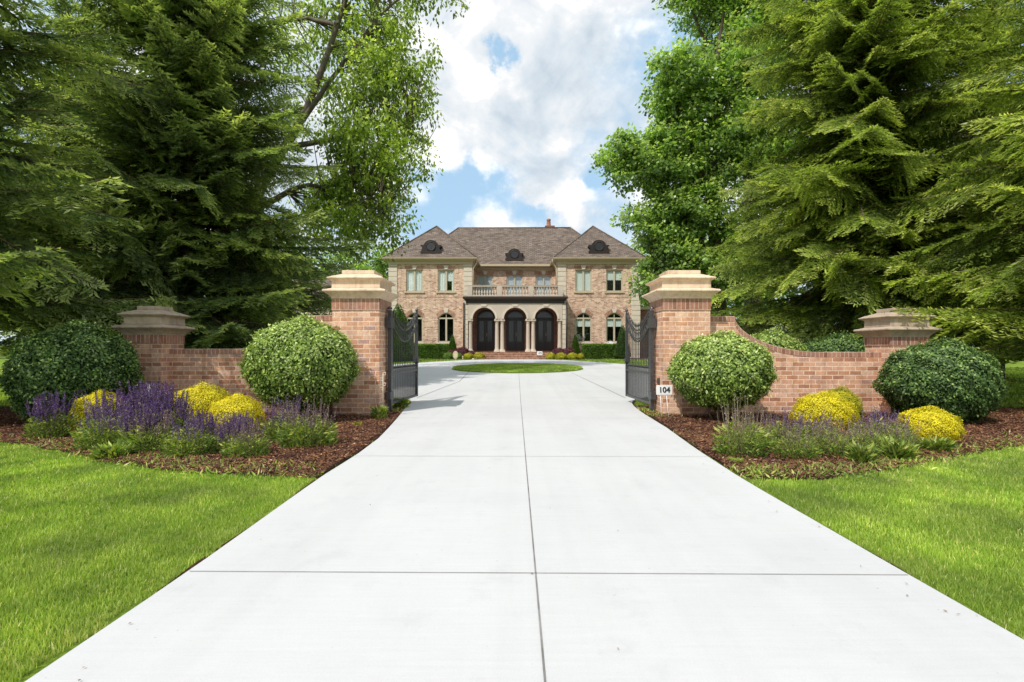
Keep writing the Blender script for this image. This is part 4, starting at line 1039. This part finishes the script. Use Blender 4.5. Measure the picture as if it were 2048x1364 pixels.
# trees in the distance
def bg_tree(seed, x, y, h, wdt, mat, label, zb=.6):
    return broadleaf(seed, (x, y, zb), [([(0, 0, 0), (0, 0, h * .4), (.2, 0, h * .8)], [h * .025, h * .018, .04]), ([(0, 0, h * .35), (-wdt * .4, 0, h * .6)], [.1, .03]), ([(0, 0, h * .35), (wdt * .4, 0, h * .62)], [.1, .03])],
        [(0, 0, h * .70, wdt * .42, wdt * .4, h * .28, 3), (-wdt * .28, 0, h * .55, wdt * .3, wdt * .3, h * .22, 2), (wdt * .28, 0, h * .55, wdt * .3, wdt * .3, h * .22, 2), (0, 0, h * .32, wdt * .42, wdt * .35, h * .2, 2)],
        230, 60, .30, .22, mat, M['bark'], 'background_tree', label, csize=1.0, group='trees in the distance')
T1 = bg_tree(81, -12.5, 52, 11.5, 8, M['maple'], 'grey green tree behind the left roof corner of the house')
T2 = bg_tree(82, 13.5, 45, 12, 8, M['maple'], 'dark green tree just right of the house')
bgs = [(-19, 56, 1.05, 'distant tree behind the low side wing'), (-27, 58, 1.2, 'distant tree left of the low side wing'), (-36, 50, 1.3, 'distant tree seen between the left spruces'), (-46, 44, 1.3, 'distant tree beyond the far left lawn'), (-40, 32, 1.0, 'distant tree at the left edge beyond the dark shrub')]
for i, (x, y, s, lab) in enumerate(bgs): tag(copy_tree(T1 if i % 2 else T2, (x, y, .6), i * 1.7, s), lab)
bgs = [(21, 46, 1.1, 'distant tree behind the maple'), (29, 42, 1.2, 'distant tree behind the hemlocks'), (38, 36, 1.2, 'distant tree beyond the right lawn'), (34, 27, .9, 'distant tree at the right edge beyond the dark shrub')]
for i, (x, y, s, lab) in enumerate(bgs): tag(copy_tree(T2 if i % 2 else T1, (x, y, .6), i * 2.1 + .5, s), lab)

# ------------------------------------------------------------------ the house
YW = 36.0
HO = empty('brick_house', (-.15, YW, .6), 'large two storey brick house with arched portico and hipped shingle roofs', 'house')
def hip_roof(x0, x1, y0, y1, ze, xr0, xr1, yr0, yr1, zr, name='roof', gut=True, parent=HO):
    mb = MB()
    vs = [(x0, y0, ze), (x1, y0, ze), (x1, y1, ze), (x0, y1, ze)]
    if xr0 == xr1:
        vs += [(xr0, yr0, zr), (xr0, yr1, zr)]; fs = [(0, 1, 4), (1, 2, 5, 4), (2, 3, 5), (3, 0, 4, 5), (3, 2, 1, 0)]
    else:
        vs += [(xr0, yr0, zr), (xr1, yr0, zr)]; fs = [(0, 1, 5, 4), (1, 2, 5), (2, 3, 4, 5), (3, 0, 4), (3, 2, 1, 0)]
    mb.add(vs, fs); ro = mb.build(name, M['shingle'], parent)
    mb = MB()   # ridge and hip caps
    P = [Vector(v) for v in vs]
    prs = [(0, 4), (1, 4), (4, 5), (2, 5), (3, 5)] if xr0 == xr1 else [(0, 4), (3, 4), (4, 5), (1, 5), (2, 5)]
    for a, b in prs: mb.tube([P[a] + Vector((0, 0, .0)), P[b] + Vector((0, 0, .02))], .055, 5)
    mb.build('ridge_cap', M['shingle'], ro)
    return ro
# wings
WIN_UP = {'L': [(-7.75, -6.58, 'curtain'), (-5.53, -4.38, 'curtain_open')], 'R': [(4.08, 5.22, 'blind'), (6.22, 7.39, 'blind_half')]}
WIN_LO = {'L': [(-7.75, -6.58, 'dark'), (-5.53, -4.38, 'dark')], 'R': [(4.08, 5.22, 'shade'), (6.22, 7.39, 'shade')]}
def window(x0, x1, z0, z1, y, style, rise=0, parent=HO, key=True, sill=True, label=None, mull=True):
    """frame sits in the reveal of the wall opening"""
    fw = .085; yf = y + .07; c = (x0 + x1) / 2
    mb = MB()
    outer = arch_loop(x0, x1, z0, z1, rise)
    if rise: inner = arch_loop(x0 + fw, x1 - fw, z0 + fw, z1, rise - fw * .6)
    else: inner = arch_loop(x0 + fw, x1 - fw, z0 + fw, z1 - fw, 0)
    holed_wall(mb, outer, [inner], yf, .07)
    if mull: mb.box(c - .06, c + .06, yf - .012, yf + .05, z0 + fw, (z1 + (0 if rise else -fw)))
    if rise: mb.box(x0 + fw, x1 - fw, yf - .014, yf + .05, z1 - .05, z1 + .05); mb.box(c - .02, c + .02, yf - .008, yf + .05, z1 + .05, z1 + rise - .06)
    wn = mb.build('window', M['winframe'], parent, recalc=False)
    if label: wn['label'] = label
    mb = MB(); mb.prism_y(inner, yf + .045, yf + .055); mb.build('pane', M['glass'], wn)
    mb = MB(); mb.box(x0 - .25, x1 + .25, yf + .75, yf + .80, z0 - .2, z1 + rise + .2); mb.build('room', M['void'], wn)
    yc = yf + .09
    def folds(xa, xb, za, zb, mat, nm, amp=.03):
        m_ = MB(); K = max(6, int((xb - xa) / .045)); vs = []; fs = []
        for i in range(K + 1):
            x = xa + (xb - xa) * i / K; yy = yc + amp * math.sin(i * 1.9); vs += [(x, yy, za), (x, yy, zb)]
        for i in range(K): fs.append((2 * i, 2 * i + 2, 2 * i + 3, 2 * i + 1))
        m_.add(vs, fs, True); m_.build(nm, mat, wn, recalc=False)
    if style == 'curtain': folds(x0, x1, z0, z1, M['curtain'], 'curtain')
    elif style == 'curtain_open':
        folds(x0, c + .02, z0, z1, M['curtain'], 'curtain'); folds(c, x1, z0 + .75, z1, M['curtain'], 'curtain'); folds(c + .38, x1, z0, z0 + .76, M['curtain'], 'curtain')
    elif style == 'blind': folds(x0, x1, z0, z1, M['blind'], 'blind', 0)
    elif style == 'blind_half': folds(x0, x1, z1 - .72, z1, M['blind'], 'blind', 0); folds(x0, x1, z0, z1 - .7, M['void'], 'curtain')  # lower curtain is a near-black sheet, painting in the darkness of the unlit room
    elif style == 'sheer': folds(x0, x1, z0, z1, M['sheer'], 'blind', .0)
    elif style == 'shade': folds(x0, x1, z1 - .58, z1 - .02, M['blind'], 'blind', 0)
    if sill:
        mb = MB(); mb.box(x0 - .12, x1 + .12, y - .07, y + .08, z0 - .11, z0); mb.build('sill', M['trim'] if rise == 0 else M['hstone'], wn, bevel=.01)
    if key:
        zt_ = z1 + rise; h = .30
        mb = MB(); mb.prism_y([(c - .10, zt_ + .02), (c + .10, zt_ + .02), (c + .19, zt_ + .02 + h), (c - .19, zt_ + .02 + h)], y - .045, y + .02); mb.build('keystone', M['hstone'], wn, bevel=.01)
    return wn
def lintel(x0, x1, zt, y, rise, parent):
    """fan of bricks on end over an opening"""
    mb = MB(); c = (x0 + x1) / 2; K = 13
    for i in range(K):
        t0, t1 = i / K, (i + 1) / K
        xa, xb = x0 - .02 + (x1 - x0 + .04) * t0, x0 - .02 + (x1 - x0 + .04) * t1 - .012
        f = lambda x: rise * (1 - ((x - c) / ((x1 - x0) / 2 + .02)) ** 2)
        s0, s1 = (xa - c) * .16, (xb - c) * .16
        mb.prism_y([(xa, zt + f(xa) + .015), (xb, zt + f(xb) + .015), (xb + s1, zt + f(xb) + .28), (xa + s0, zt + f(xa) + .28)], y - .008, y + .01)
    mb.build('brick_lintel', M['lint'], parent)
LINT = brick_mat('lintel_brick', 1.0, .3, .001, [(0, (.34, .18, .13)), (1, (.50, .31, .22))], (.5, .4, .3)); M['lint'] = LINT
def wing(x0, x1, key):
    zt = 7.16
    holes = []; 
    for a, b, st in WIN_UP[key]: holes.append(arch_loop(a, b, 5.26, 6.79, 0))
    for a, b, st in WIN_LO[key]: holes.append(arch_loop(a, b, 1.72, 3.40, .36))
    mb = MB(); holed_wall(mb, [(x0, .3), (x1, .3), (x1, zt), (x0, zt)], holes, YW, .20)
    for x in (x0, x1): mb.add([(x, YW, .3), (x, YW + 9.5, .3), (x, YW + 9.5, zt), (x, YW, zt)], [(0, 1, 2, 3)])
    wl = mb.build('wall', M['hbrick'], HO, recalc=False)
    side = 'left' if key == 'L' else 'right'
    for (a, b, st), (c_, d_, st2) in zip(WIN_UP[key], WIN_LO[key]):
        w1 = window(a, b, 5.26, 6.79, YW, st); w2 = window(c_, d_, 1.72, 3.40, YW, st2, rise=.36)
        for w_, zt2, rs_ in ((w1, 6.79, 0), (w2, 3.40, .36)):
            lintel(a, b, zt2, YW, rs_, w_)
    # band, quoins, cornice
    for xa, xb in ((x0 - .045, x0 + .56), (x1 - .56, x1 + .045)):
        mb = MB(); z = .55; hgt = .340
        while z < zt - .05:
            mb.box(xa, xb, YW - .05, YW + .5, z, min(z + hgt - .022, zt)); z += hgt
        mb.build('quoin', M['hstone'], HO, bevel=.012)
    mb = MB(); mb.box(x0 + .57, x1 - .57, YW - .02, YW + .01, 4.88, 4.93); mb.box(x0 + .57, x1 - .57, YW - .025, YW + .01, 1.30, 1.36); mb.build('band_course', M['hbrick'], HO)
    mb = MB(); mb.box(x0 - .09, x1 + .09, YW - .09, YW + 9.6, zt, 7.40); mb.build('frieze', M['trim'], HO)
    mb = MB(); mb.stack((x0 + x1) / 2, YW + 4.7, [(((x1 - x0) / 2 + .12, 4.85), 7.38), (((x1 - x0) / 2 + .22, 4.95), 7.43), (((x1 - x0) / 2 + .36, 5.08), 7.46), (((x1 - x0) / 2 + .40, 5.13), 7.50), (((x1 - x0) / 2 + .42, 5.15), 7.585)]); mb.build('gutter', M['trim'], HO)
    cx = (x0 + x1) / 2
    hip_roof(x0 - .40, x1 + .40, YW - .40, YW + 9.8, 7.57, cx, cx, YW + 2.85, YW + 7, 10.50)
wing(-8.93, -3.18, 'L'); wing(2.88, 8.57, 'R')
# main block
mb = MB()
holes = [arch_loop(a, b, 5.2, 6.83, 0) for a, b in ((-2.98, -1.80), (-.79, .42), (1.40, 2.60))]
YR = 38.8
holed_wall(mb, [(-3.3, 4.0), (3.0, 4.0), (3.0, 7.2), (-3.3, 7.2)], holes, YR, .2)
mb.build('wall', M['hbrick'], HO, recalc=False)
for a, b in ((-2.98, -1.80), (-.79, .42), (1.40, 2.60)):
    w_ = window(a, b, 5.2, 6.83, YR, 'sheer'); lintel(a, b, 6.83, YR, 0, w_)
mb = MB(); mb.box(-3.16, 2.86, YR - .1, YR + .3, 7.2, 7.42); mb.build('frieze', M['trim'], HO)
mb = MB(); mb.box(-2.76, 2.46, YR - .48, YR + .1, 7.42, 7.58); mb.build('gutter', M['trim'], HO)
hip_roof(-8.26, 7.85, YR - .42, 45.4, 7.572, -4.76, 4.35, 41.9, 41.9, 11.1)
for x, sx in ((-3.08, 1), (2.78, -1)):
    mb = MB(); mb.tube([(x + sx * .3, YW - .28, 7.46), (x + sx * .28, YW - .1, 7.25), (x + sx * .05, YW - .02, 6.95), (x + sx * .02, YW - .04, 6.7), (x + sx * .02, YW - .04, 4.8)], .05, 8); mb.build('downspout', M['trim'], HO)
# chimney
mb = MB(); mb.stack(2.70, 42.6, [(.34, 9.5), (.34, 11.2), (.40, 11.23), (.40, 11.36), (.30, 11.40)]); ch = mb.build('chimney', M['hbrick_dark'], HO)
mb = MB(); mb.lathe(2.62, 42.6, [(.19, 11.36), (.15, 11.85), (.18, 11.88), (.18, 11.98), (.12, 12.02)], 12); mb.build('chimney_pot', M['pot'], ch)
# dormers
def dormer(cx, yf, zb, s=1.0):
    mb = MB()
    lp = [(-.76, 0), (.76, 0), (.76, .16), (.70, .17), (.68, .30), (.62, .42), (.70, .52), (.78, .60), (.76, .70), (.62, .70), (.55, .66)]
    lp += [(.54 * math.cos(a), .60 + .54 * math.sin(a)) for a in [R(12 + 156 * k / 14) for k in range(15)]]
    lp += [(-.55, .66), (-.62, .70), (-.76, .70), (-.78, .60), (-.70, .52), (-.62, .42), (-.68, .30), (-.70, .17), (-.76, .16)]
    mb.prism_y([(cx + x * s * 1.04, zb + z * s * .88) for x, z in lp], yf, yf + 1.4)
    d = mb.build('dormer', M['dormer'], HO)
    mb = MB(); mb.box(cx - .80 * s, cx + .80 * s, yf - .06, yf + .3, zb - .03, zb + .10 * s); mb.build('sill', M['darktrim'], d)
    mb = MB()
    for rr, th in ((.33, .035),):
        mb.tube([(cx + rr * s * math.cos(a), yf - .03, zb + .50 * s + rr * s * math.sin(a)) for a in [2 * math.pi * k / 28 for k in range(29)]], th, 6)
    mb.build('ring', M['darktrim'], d)
    mb = MB()
    for k in range(-3, 4):
        zz = k * .075 * s; hw = math.sqrt(max(0, (.31 * s) ** 2 - zz ** 2))
        mb.add([(cx - hw, yf - .015, zb + .5 * s + zz), (cx + hw, yf - .015, zb + .5 * s + zz), (cx + hw, yf - .05, zb + .5 * s + zz - .05), (cx - hw, yf - .05, zb + .5 * s + zz - .05)], [(0, 1, 2, 3)])
    mb.box(cx - .012, cx + .012, yf - .06, yf - .04, zb + .18 * s, zb + .82 * s)
    mb.build('louvre', M['iron'], d)
dormer(-6.02, 36.0, 7.98, .90); dormer(5.73, 36.0, 7.98, .90); dormer(-.20, 38.7, 7.95, .85)

# portico
PC = -.12; YP = 34.5; ZF = 1.10
mb = MB()
arcs = [PC - 2.09, PC, PC + 2.07]; ra = .77; zs = 3.27
lp = [(PC - 3.16, 4.32), (PC - 3.16, zs)]
for c in arcs: lp += [(c - ra * math.cos(a), zs + ra * math.sin(a)) for a in [math.pi * k / 20 for k in range(21)]]
lp += [(PC + 3.16, zs), (PC + 3.16, 4.32)]
holed_wall(mb, lp, [], YP, .4)
n = len(lp); mb.add([(x, YP, z) for x, z in lp] + [(x, YP + .42, z) for x, z in lp], [(i, (i + 1) % n, (i + 1) % n + n, i + n) for i in range(n)])
holed_wall(mb, lp, [], YP + .42, .4)
po = mb.build('portico_front', M['taupe'], HO, recalc=False)
for c in arcs:
    mb = MB(); K = 20
    for k in range(K):
        a, b = math.pi * k / K, math.pi * (k + 1) / K
        q = [(c - rr * math.cos(t), zs + rr * math.sin(t)) for rr, t in ((ra - .005, a), (ra - .005, b), (ra + .13, b), (ra + .13, a))]
        mb.prism_y(q, YP - .05, YP + .002)
    ar = mb.build('archivolt', M['hstone'], po)
    mb = MB(); mb.prism_y([(c - .16, zs + ra + .05), (c + .16, zs + ra + .05), (c + .21, zs + ra + .20), (c - .21, zs + ra + .20)], YP - .085, YP); mb.build('keystone', M['hstone'], ar, bevel=.01)
colprof = [(.19, 1.10), (.19, 1.17), (.175, 1.18), (.165, 1.22), (.145, 1.25), (.135, 1.28), (.13, 2.0), (.115, 2.94), (.115, 2.98), (.135, 3.0), (.12, 3.02), (.13, 3.06), (.165, 3.12), (.175, 3.14)]
for cx in (-3.02, -1.23, -.87, .86, 1.21, 3.0):
    mb = MB(); mb.lathe(PC + cx, YP + .19, colprof, 20); cl = mb.build('column', M['taupe'], HO)
    mb = MB(); mb.box(PC + cx - .185, PC + cx + .185, YP + .005, YP + .375, 3.14, 3.19); mb.box(PC + cx - .165, PC + cx + .165, YP + .02, YP + .36, 3.19, 3.268); mb.build('capital', M['hstone'], cl, bevel=.008)
    mb = MB(); mb.box(PC + cx - .20, PC + cx + .20, YP - .01, YP + .39, 1.05, 1.135); mb.build('base', M['hstone'], cl, bevel=.008)
for s_ in (-1, 1):   # rusticated side piers and dark downspouts
    xa, xb = sorted((PC + s_ * 3.17, PC + s_ * 3.40)); mb = MB(); z = .6
    while z < 4.25: mb.box(xa, xb, YP + .02, YP + 1.9, z, min(4.3, z + .31)); z += .33
    mb.build('side_pier', M['hstone'], HO, bevel=.01)
    mb = MB(); mb.tube([(PC + s_ * 3.44, YP - .04, 4.35), (PC + s_ * 3.44, YP - .04, .6)], .055, 8); mb.build('downspout', M['darktrim'], HO)
mb = MB(); mb.box(PC - 3.3, PC + 3.3, YP - .06, YP + .3, 4.32, 4.52); mb.build('fascia', M['darktrim'], HO)
mb = MB(); mb.stack(PC, YP + 1.9, [((3.36, 2.0), 4.50), ((3.42, 2.08), 4.56), ((3.50, 2.16), 4.62), ((3.50, 2.16), 4.73), ((3.40, 2.1), 4.76)]); mb.build('cornice', M['darktrim'], HO)
mb = MB(); mb.box(PC - 3.28, PC + 3.28, YP + .3, 38.85, 4.40, 4.49); mb.build('ceiling', M['taupe'], HO)
mb = MB(); mb.box(PC - 3.3, PC + 3.3, YP - .15, 36.9, .4, 1.05); mb.build('porch_floor', M['step_brick'], HO)
# porch back wall and doors
YD = 36.42; dz0 = 1.16
dcs = [PC - 2.1, PC, PC + 2.1]
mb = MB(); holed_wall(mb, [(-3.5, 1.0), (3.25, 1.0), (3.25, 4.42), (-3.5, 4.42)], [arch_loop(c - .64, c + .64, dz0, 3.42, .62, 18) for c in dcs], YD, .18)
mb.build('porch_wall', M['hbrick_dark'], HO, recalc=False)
for c in dcs:
    mb = MB(); ol = arch_loop(c - .64, c + .64, dz0, 3.42, .62, 18); il = arch_loop(c - .57, c + .57, dz0 + .06, 3.42, .55, 18)
    holed_wall(mb, ol, [il], YD + .06, .06); mb.box(c - .57, c + .57, YD + .05, YD + .11, 3.36, 3.48)
    dr = mb.build('door', M['door'], HO, recalc=False)
    for s_ in (-1, 1):
        xa, xb = sorted((c + s_ * .012, c + s_ * .57)); mb = MB()
        holed_wall(mb, [(xa, dz0 + .06), (xb, dz0 + .06), (xb, 3.36), (xa, 3.36)], [[(xa + .12, dz0 + .62), (xb - .12, dz0 + .62), (xb - .12, 3.24), (xa + .12, 3.24)]], YD + .09, .03)
        mb.box(xa + .12, xb - .12, YD + .078, YD + .092, dz0 + .16, dz0 + .50)
        lf = mb.build('door_leaf', M['door'], dr, recalc=False)
    mb = MB(); mb.box(c - .5, c + .5, YD + .115, YD + .12, dz0 + .6, 3.3); mb.prism_y(arch_loop(c - .565, c + .565, 3.46, 3.47, .5, 18), YD + .115, YD + .12); mb.build('door_glass', M['door_glass_dark'], dr)
    mb = MB(); mb.box(c - .7, c + .7, YD + .6, YD + .62, dz0, 4.1); mb.build('room', M['void'], dr)
    mb = MB(); mb.lathe(c + .07, YD + .05, [(.012, dz0 + 1.0), (.02, dz0 + 1.05), (.012, dz0 + 1.25)], 8); mb.build('handle', M['trim'], dr)
# balustrade
BZ = 4.77; BT = 5.54; yb = YP + .22
mb = MB(); mb.box(PC - 3.2, PC + 3.2, yb - .13, yb + .13, BZ, BZ + .10); mb.box(PC - 3.22, PC + 3.22, yb - .14, yb + .14, BT - .11, BT - .03); mb.box(PC - 3.24, PC + 3.24, yb - .16, yb + .16, BT - .03, BT); 
for s_ in (-1, 1): 
    xs_ = sorted((PC + s_ * 2.96, PC + s_ * 3.2)); mb.box(xs_[0], xs_[1], yb + .13, YR, BT - .1, BT - .001); mb.box(xs_[0], xs_[1], yb + .13, YR, BZ + .001, BZ + .09)
bal = mb.build('balustrade', M['taupe'], HO, bevel=.008)
for x in (-3.05, -1.06, 1.06, 3.05):
    mb = MB(); mb.box(PC + x - .17, PC + x + .17, yb - .15, yb + .15, BZ + .002, BT - .032); mb.build('post', M['taupe'], bal, bevel=.008)
mb = MB(); mb.lathe(0, 0, [(.06, .10), (.06, .13), (.035, .15), (.045, .19), (.075, .27), (.070, .33), (.035, .43), (.028, .50), (.045, .53), (.035, .55), (.06, .60), (.06, .67)], 10)
first = None
for a, b in ((-2.88, -1.23), (-.89, .89), (1.23, 2.88)):
    K = 9
    for i in range(K):
        x = PC + a + (b - a) * (i + .5) / K
        if first is None:
            first = mb.build('baluster', M['taupe'], bal); o0 = ORIG[bal.name]; 
            first.data.transform(Matrix.Translation(o0)); o = first
        else: o = first.copy(); COL.objects.link(o)
        o.parent = bal; o.location = (x - o0.x, yb - o0.y, BZ - o0.z)
# steps
for k in range(4):
    mb = MB(); zt_ = 1.05 - .125 * (k); y1 = 34.36 - .42 * k
    mb.box(PC - 2.5, PC + 2.5, y1 - .42, y1 + (.42 if k else .0), .3, zt_ - .04); mb.build('step', M['step_brick'], HO)
    mb = MB(); mb.box(PC - 2.53, PC + 2.53, y1 - .45, y1 + .02, zt_ - .038, zt_ + .004); mb.build('tread', M['step_brick'], HO, bevel=.01)
# low left side wing
mb = MB(); ex0, ex1, eyf = -24.5, -9.2, 39.0
wh = [arch_loop(a, a + 1.15, 1.5, 2.75, 0) for a in (-23.2, -20.4, -16.5, -13.0)]
holed_wall(mb, [(ex0, .3), (ex1, .3), (ex1, 3.8), (ex0, 3.8)], wh, eyf, .2)
mb.add([(ex0, eyf, .3), (ex0, 46, .3), (ex0, 46, 3.8), (ex0, eyf, 3.8)], [(0, 1, 2, 3)])
mb.build('wall', M['hbrick'], HO, recalc=False)
for a in (-23.2, -20.4, -16.5, -13.0): window(a, a + 1.15, 1.5, 2.75, eyf, 'dark')
mb = MB(); z = .6
while z < 3.7: mb.box(ex0 - .05, ex0 + .6, eyf - .05, eyf + .4, z, z + .32); z += .34
mb.build('quoin', M['hstone'], HO, bevel=.01)
mb = MB(); mb.box(ex0 - .4, ex1 + .3, eyf - .4, 46.4, 3.8, 4.0); mb.build('gutter', M['trim'], HO)
hip_roof(ex0 - .4, ex1 + 2, eyf - .38, 46.4, 3.99, ex0 + 3, ex1 + .4, 42.6, 42.6, 7.0)
# low brick link on the right
mb = MB(); mb.box(8.6, 12.5, 38.5, 44, .3, 4.2); mb.build('wall', M['hbrick_dark'], HO)
mb = MB(); mb.box(8.55, 12.6, 38.4, 44, 4.2, 4.4); mb.build('coping', M['trim'], HO)

# ------------------------------------------------------------------ planting and small things by the house
rh = np.random.RandomState(77)
def hx(px, d): return (px - 1034) * d / F
def hedge(x0, x1, y0, y1, z0, z1, label, seed):
    r = np.random.RandomState(seed); p = empty('clipped_hedge', ((x0 + x1) / 2, y0, z0), label, 'hedge')
    n = 14000; f = r.rand(n); x = r.uniform(x0, x1, n); y = r.uniform(y0, y1, n); z = r.uniform(z0, z1, n)
    y = np.where(f < .5, y0 + .05 * r.rand(n), y); z = np.where((f >= .5) & (f < .8), z1 - .05 * r.rand(n), z); x = np.where((f >= .8) & (f < .9), x0 + .04 * r.rand(n), x); x = np.where(f >= .9, x1 - .04 * r.rand(n), x)
    P = np.stack([x - (x0 + x1) / 2, y - y0, z - z0], 1) + r.normal(size=(n, 3)) * .02
    V, Fq, vv = leaves(P, rdir(r, n), rdir(r, n) + np.array([[0, -.5, .6]]), .07, .045, np.clip(.45 + .2 * r.normal(size=n) + .25 * (z > z1 - .08), 0, 1))
    link('foliage', np_mesh('foliage', V, Fq, vv), M['box'], p)
    mb = MB(); mb.box(x0 + .06, x1 - .06, y0 + .06, y1 - .06, z0, z1 - .06); me = mb.build('inner_foliage', M['box'], p)
hedge(-6.9, -4.55, 34.2, 35.0, .55, 1.55, 'clipped green hedge left of the portico', 1)
hedge(-8.9, -7.6, 34.6, 35.3, .55, 1.45, 'short clipped hedge seen through the left gate', 5)
hedge(4.35, 6.85, 33.6, 34.5, .55, 1.55, 'clipped green hedge right of the portico', 2)
def cone(x, y, h, rb, label, mat, seed, name='conical_evergreen', n=5000, leaf=.07):
    r = np.random.RandomState(seed); z0 = gz(y); p = empty(name, (x, y, z0), label, 'shrub')
    t = 1 - np.sqrt(r.rand(n)); a = r.rand(n) * 6.283; rr = rb * (1 - t) ** .75 * (1 - .12 * r.rand(n)) * np.minimum(1, .6 + t * 5)
    P = np.stack([np.cos(a) * rr, np.sin(a) * rr, .05 + t * h], 1); D = unit(np.stack([np.cos(a), np.sin(a), .9 * np.ones(n)], 1) + r.normal(size=(n, 3)) * .4)
    V, Fq, vv = leaves(P, D, unit(np.stack([np.cos(a), np.sin(a), .3 * np.ones(n)], 1)), leaf, leaf * .5, np.clip(.45 + .25 * r.normal(size=n), 0, 1))
    link('foliage', np_mesh('foliage', V, Fq, vv), mat, p)
    mb = MB(); mb.lathe(x, y, [(rb * .75, z0), (rb * .8, z0 + h * .25), (rb * .5, z0 + h * .6), (.02, z0 + h * .95)], 10); mb.build('inner_foliage', mat, p)
    mb = MB(); mb.tube([(x, y, z0 - .05), (x, y, z0 + h * .3)], .04, 6); mb.build('trunk', M['bark'], p)
cone(hx(797, 30), 30, 3.35, 1.15, 'tall dark conical evergreen seen above the left gate', M['box'], 11, n=14000, leaf=.085)
cone(hx(905, 33.9), 33.9, 1.55, .36, 'small conical evergreen left of the portico', M['box'], 12)
cone(hx(1151, 33.9), 33.9, 1.60, .36, 'small conical evergreen right of the portico', M['box'], 13)
cone(hx(1245, 33.2), 33.2, 2.2, .55, 'dark columnar evergreen at the right end of the right hedge', M['shrub_dark'], 14, n=8000)
for px, d, rx, zt_, mat, lab, nm in (
    (897, 33.2, .36, 1.03, 'box', 'small green globe bush farthest left before the purple shrubs', 'globe_bush'),
    (917, 33.5, .30, .98, 'box', 'small green globe bush behind the oval plaque', 'globe_bush'),
    (937, 33.1, .31, .98, 'chartreuse', 'small yellow green globe bush between the plaque and the steps', 'globe_bush'),
    (958.5, 33.0, .37, 1.02, 'chartreuse', 'yellow green globe bush touching the left of the steps', 'globe_bush'),
    (1101.5, 32.7, .30, 1.00, 'chartreuse', 'yellow green globe bush touching the right of the steps', 'globe_bush'),
    (1122, 32.5, .37, 1.00, 'chartreuse', 'large yellow green globe bush, second to the right of the steps', 'globe_bush'),
    (1145, 32.4, .33, 1.01, 'chartreuse', 'yellow green globe bush, third to the right of the steps', 'globe_bush'),
    (1161, 32.7, .21, .96, 'chartreuse', 'smallest yellow green globe bush beside the right hedge', 'globe_bush'),
    (908, 33.9, .48, 1.30, 'barberry', 'dark purple shrub at the left behind the oval plaque', 'purple_shrub'),
    (925, 33.9, .50, 1.38, 'barberry', 'dark purple shrub in the middle of the left group', 'purple_shrub'),
    (942, 33.8, .30, 1.12, 'barberry', 'low purple shrub against the left portico column', 'purple_shrub'),
    (1117, 33.6, .48, 1.32, 'barberry', 'magenta purple shrub against the right portico column', 'purple_shrub'),
    (1137, 33.5, .48, 1.34, 'barberry', 'magenta purple shrub left of the small right conical evergreen', 'purple_shrub')):
    round_shrub(rh, hx(px, d), d, rx, rx, zt_, .50, 3200, .055, .035, M[mat], lab, nm, 'bush', lump=.03, stems=False, z0=.55)
round_shrub(rh, hx(1220, 35.2), 35.2, .35, .3, 1.75, .9, 1500, .06, .04, M['white'], 'white hydrangea blooms under the right ground floor window', 'hydrangea', 'bush', stems=True, z0=.6)
# oval plaque, path light, rock, house number sign
s = empty('oval_plaque', (hx(911, 32.6), 32.6, .56), 'pale oval plaque on a short stake before the purple shrubs', 'plaque')
mb = MB(); px_ = hx(911, 32.6); lp = [(px_ + .165 * math.cos(a), .87 + .255 * math.sin(a)) for a in [2 * math.pi * k / 24 for k in range(24)]]
mb.prism_y(lp, 32.58, 32.62); mb.build('face', M['paleplaque'], s, bevel=.01); mb = MB(); mb.box(px_ - .02, px_ + .02, 32.6, 32.64, .5, .75); mb.build('stake', M['trim'], s)
mb = MB(); mb.tube([(px_ + .12 * math.cos(a), 32.575, .87 + .2 * math.sin(a)) for a in [2 * math.pi * k / 20 for k in range(21)]], .008, 4); mb.build('rim', M['trim'], s)
px_ = hx(925.5, 32.4); s = empty('path_light', (px_, 32.4, .56), 'small cream path light right of the oval plaque', 'light')
mb = MB(); mb.lathe(px_, 32.4, [(.045, .55), (.035, .60), (.03, .72)], 8); mb.build('post', M['paleplaque'], s); mb = MB(); mb.lathe(px_, 32.4, [(.03, .72), (.05, .75), (.02, .82)], 8); mb.build('cap', M['paleplaque'], s)
px_ = hx(946.5, 32.3); bm = bmesh.new(); bmesh.ops.create_icosphere(bm, subdivisions=2, radius=.1)
for v in bm.verts: v.co = Vector((v.co.x * 1.1, v.co.y, v.co.z * .7)) * (1 + .15 * math.sin(v.co.x * 40 + v.co.z * 30))
me = bpy.data.meshes.new('rock'); bm.to_mesh(me); bm.free(); tag(link('rock', me, M['hstone'], None, (px_, 32.3, .60)), 'pale rock in the bed by the left of the steps', 'rock')
px_ = hx(1079.5, 32.3); s = empty('house_number_sign', (px_, 32.3, .57), 'small white number sign on a stake in front of the brick steps', 'sign')
mb = MB(); mb.box(px_ - .17, px_ + .17, 32.29, 32.31, .88, 1.10); mb.build('panel', M['white'], s, bevel=.02)
o = link('number', text_mesh('1375', .13), M['ink'], s); o.location = (0, -.015, .42); o.rotation_euler = (R(90), 0, 0)
mb = MB(); mb.tube([(px_, 32.31, .5), (px_, 32.31, .9)], .012, 5); mb.build('stake', M['iron'], s)
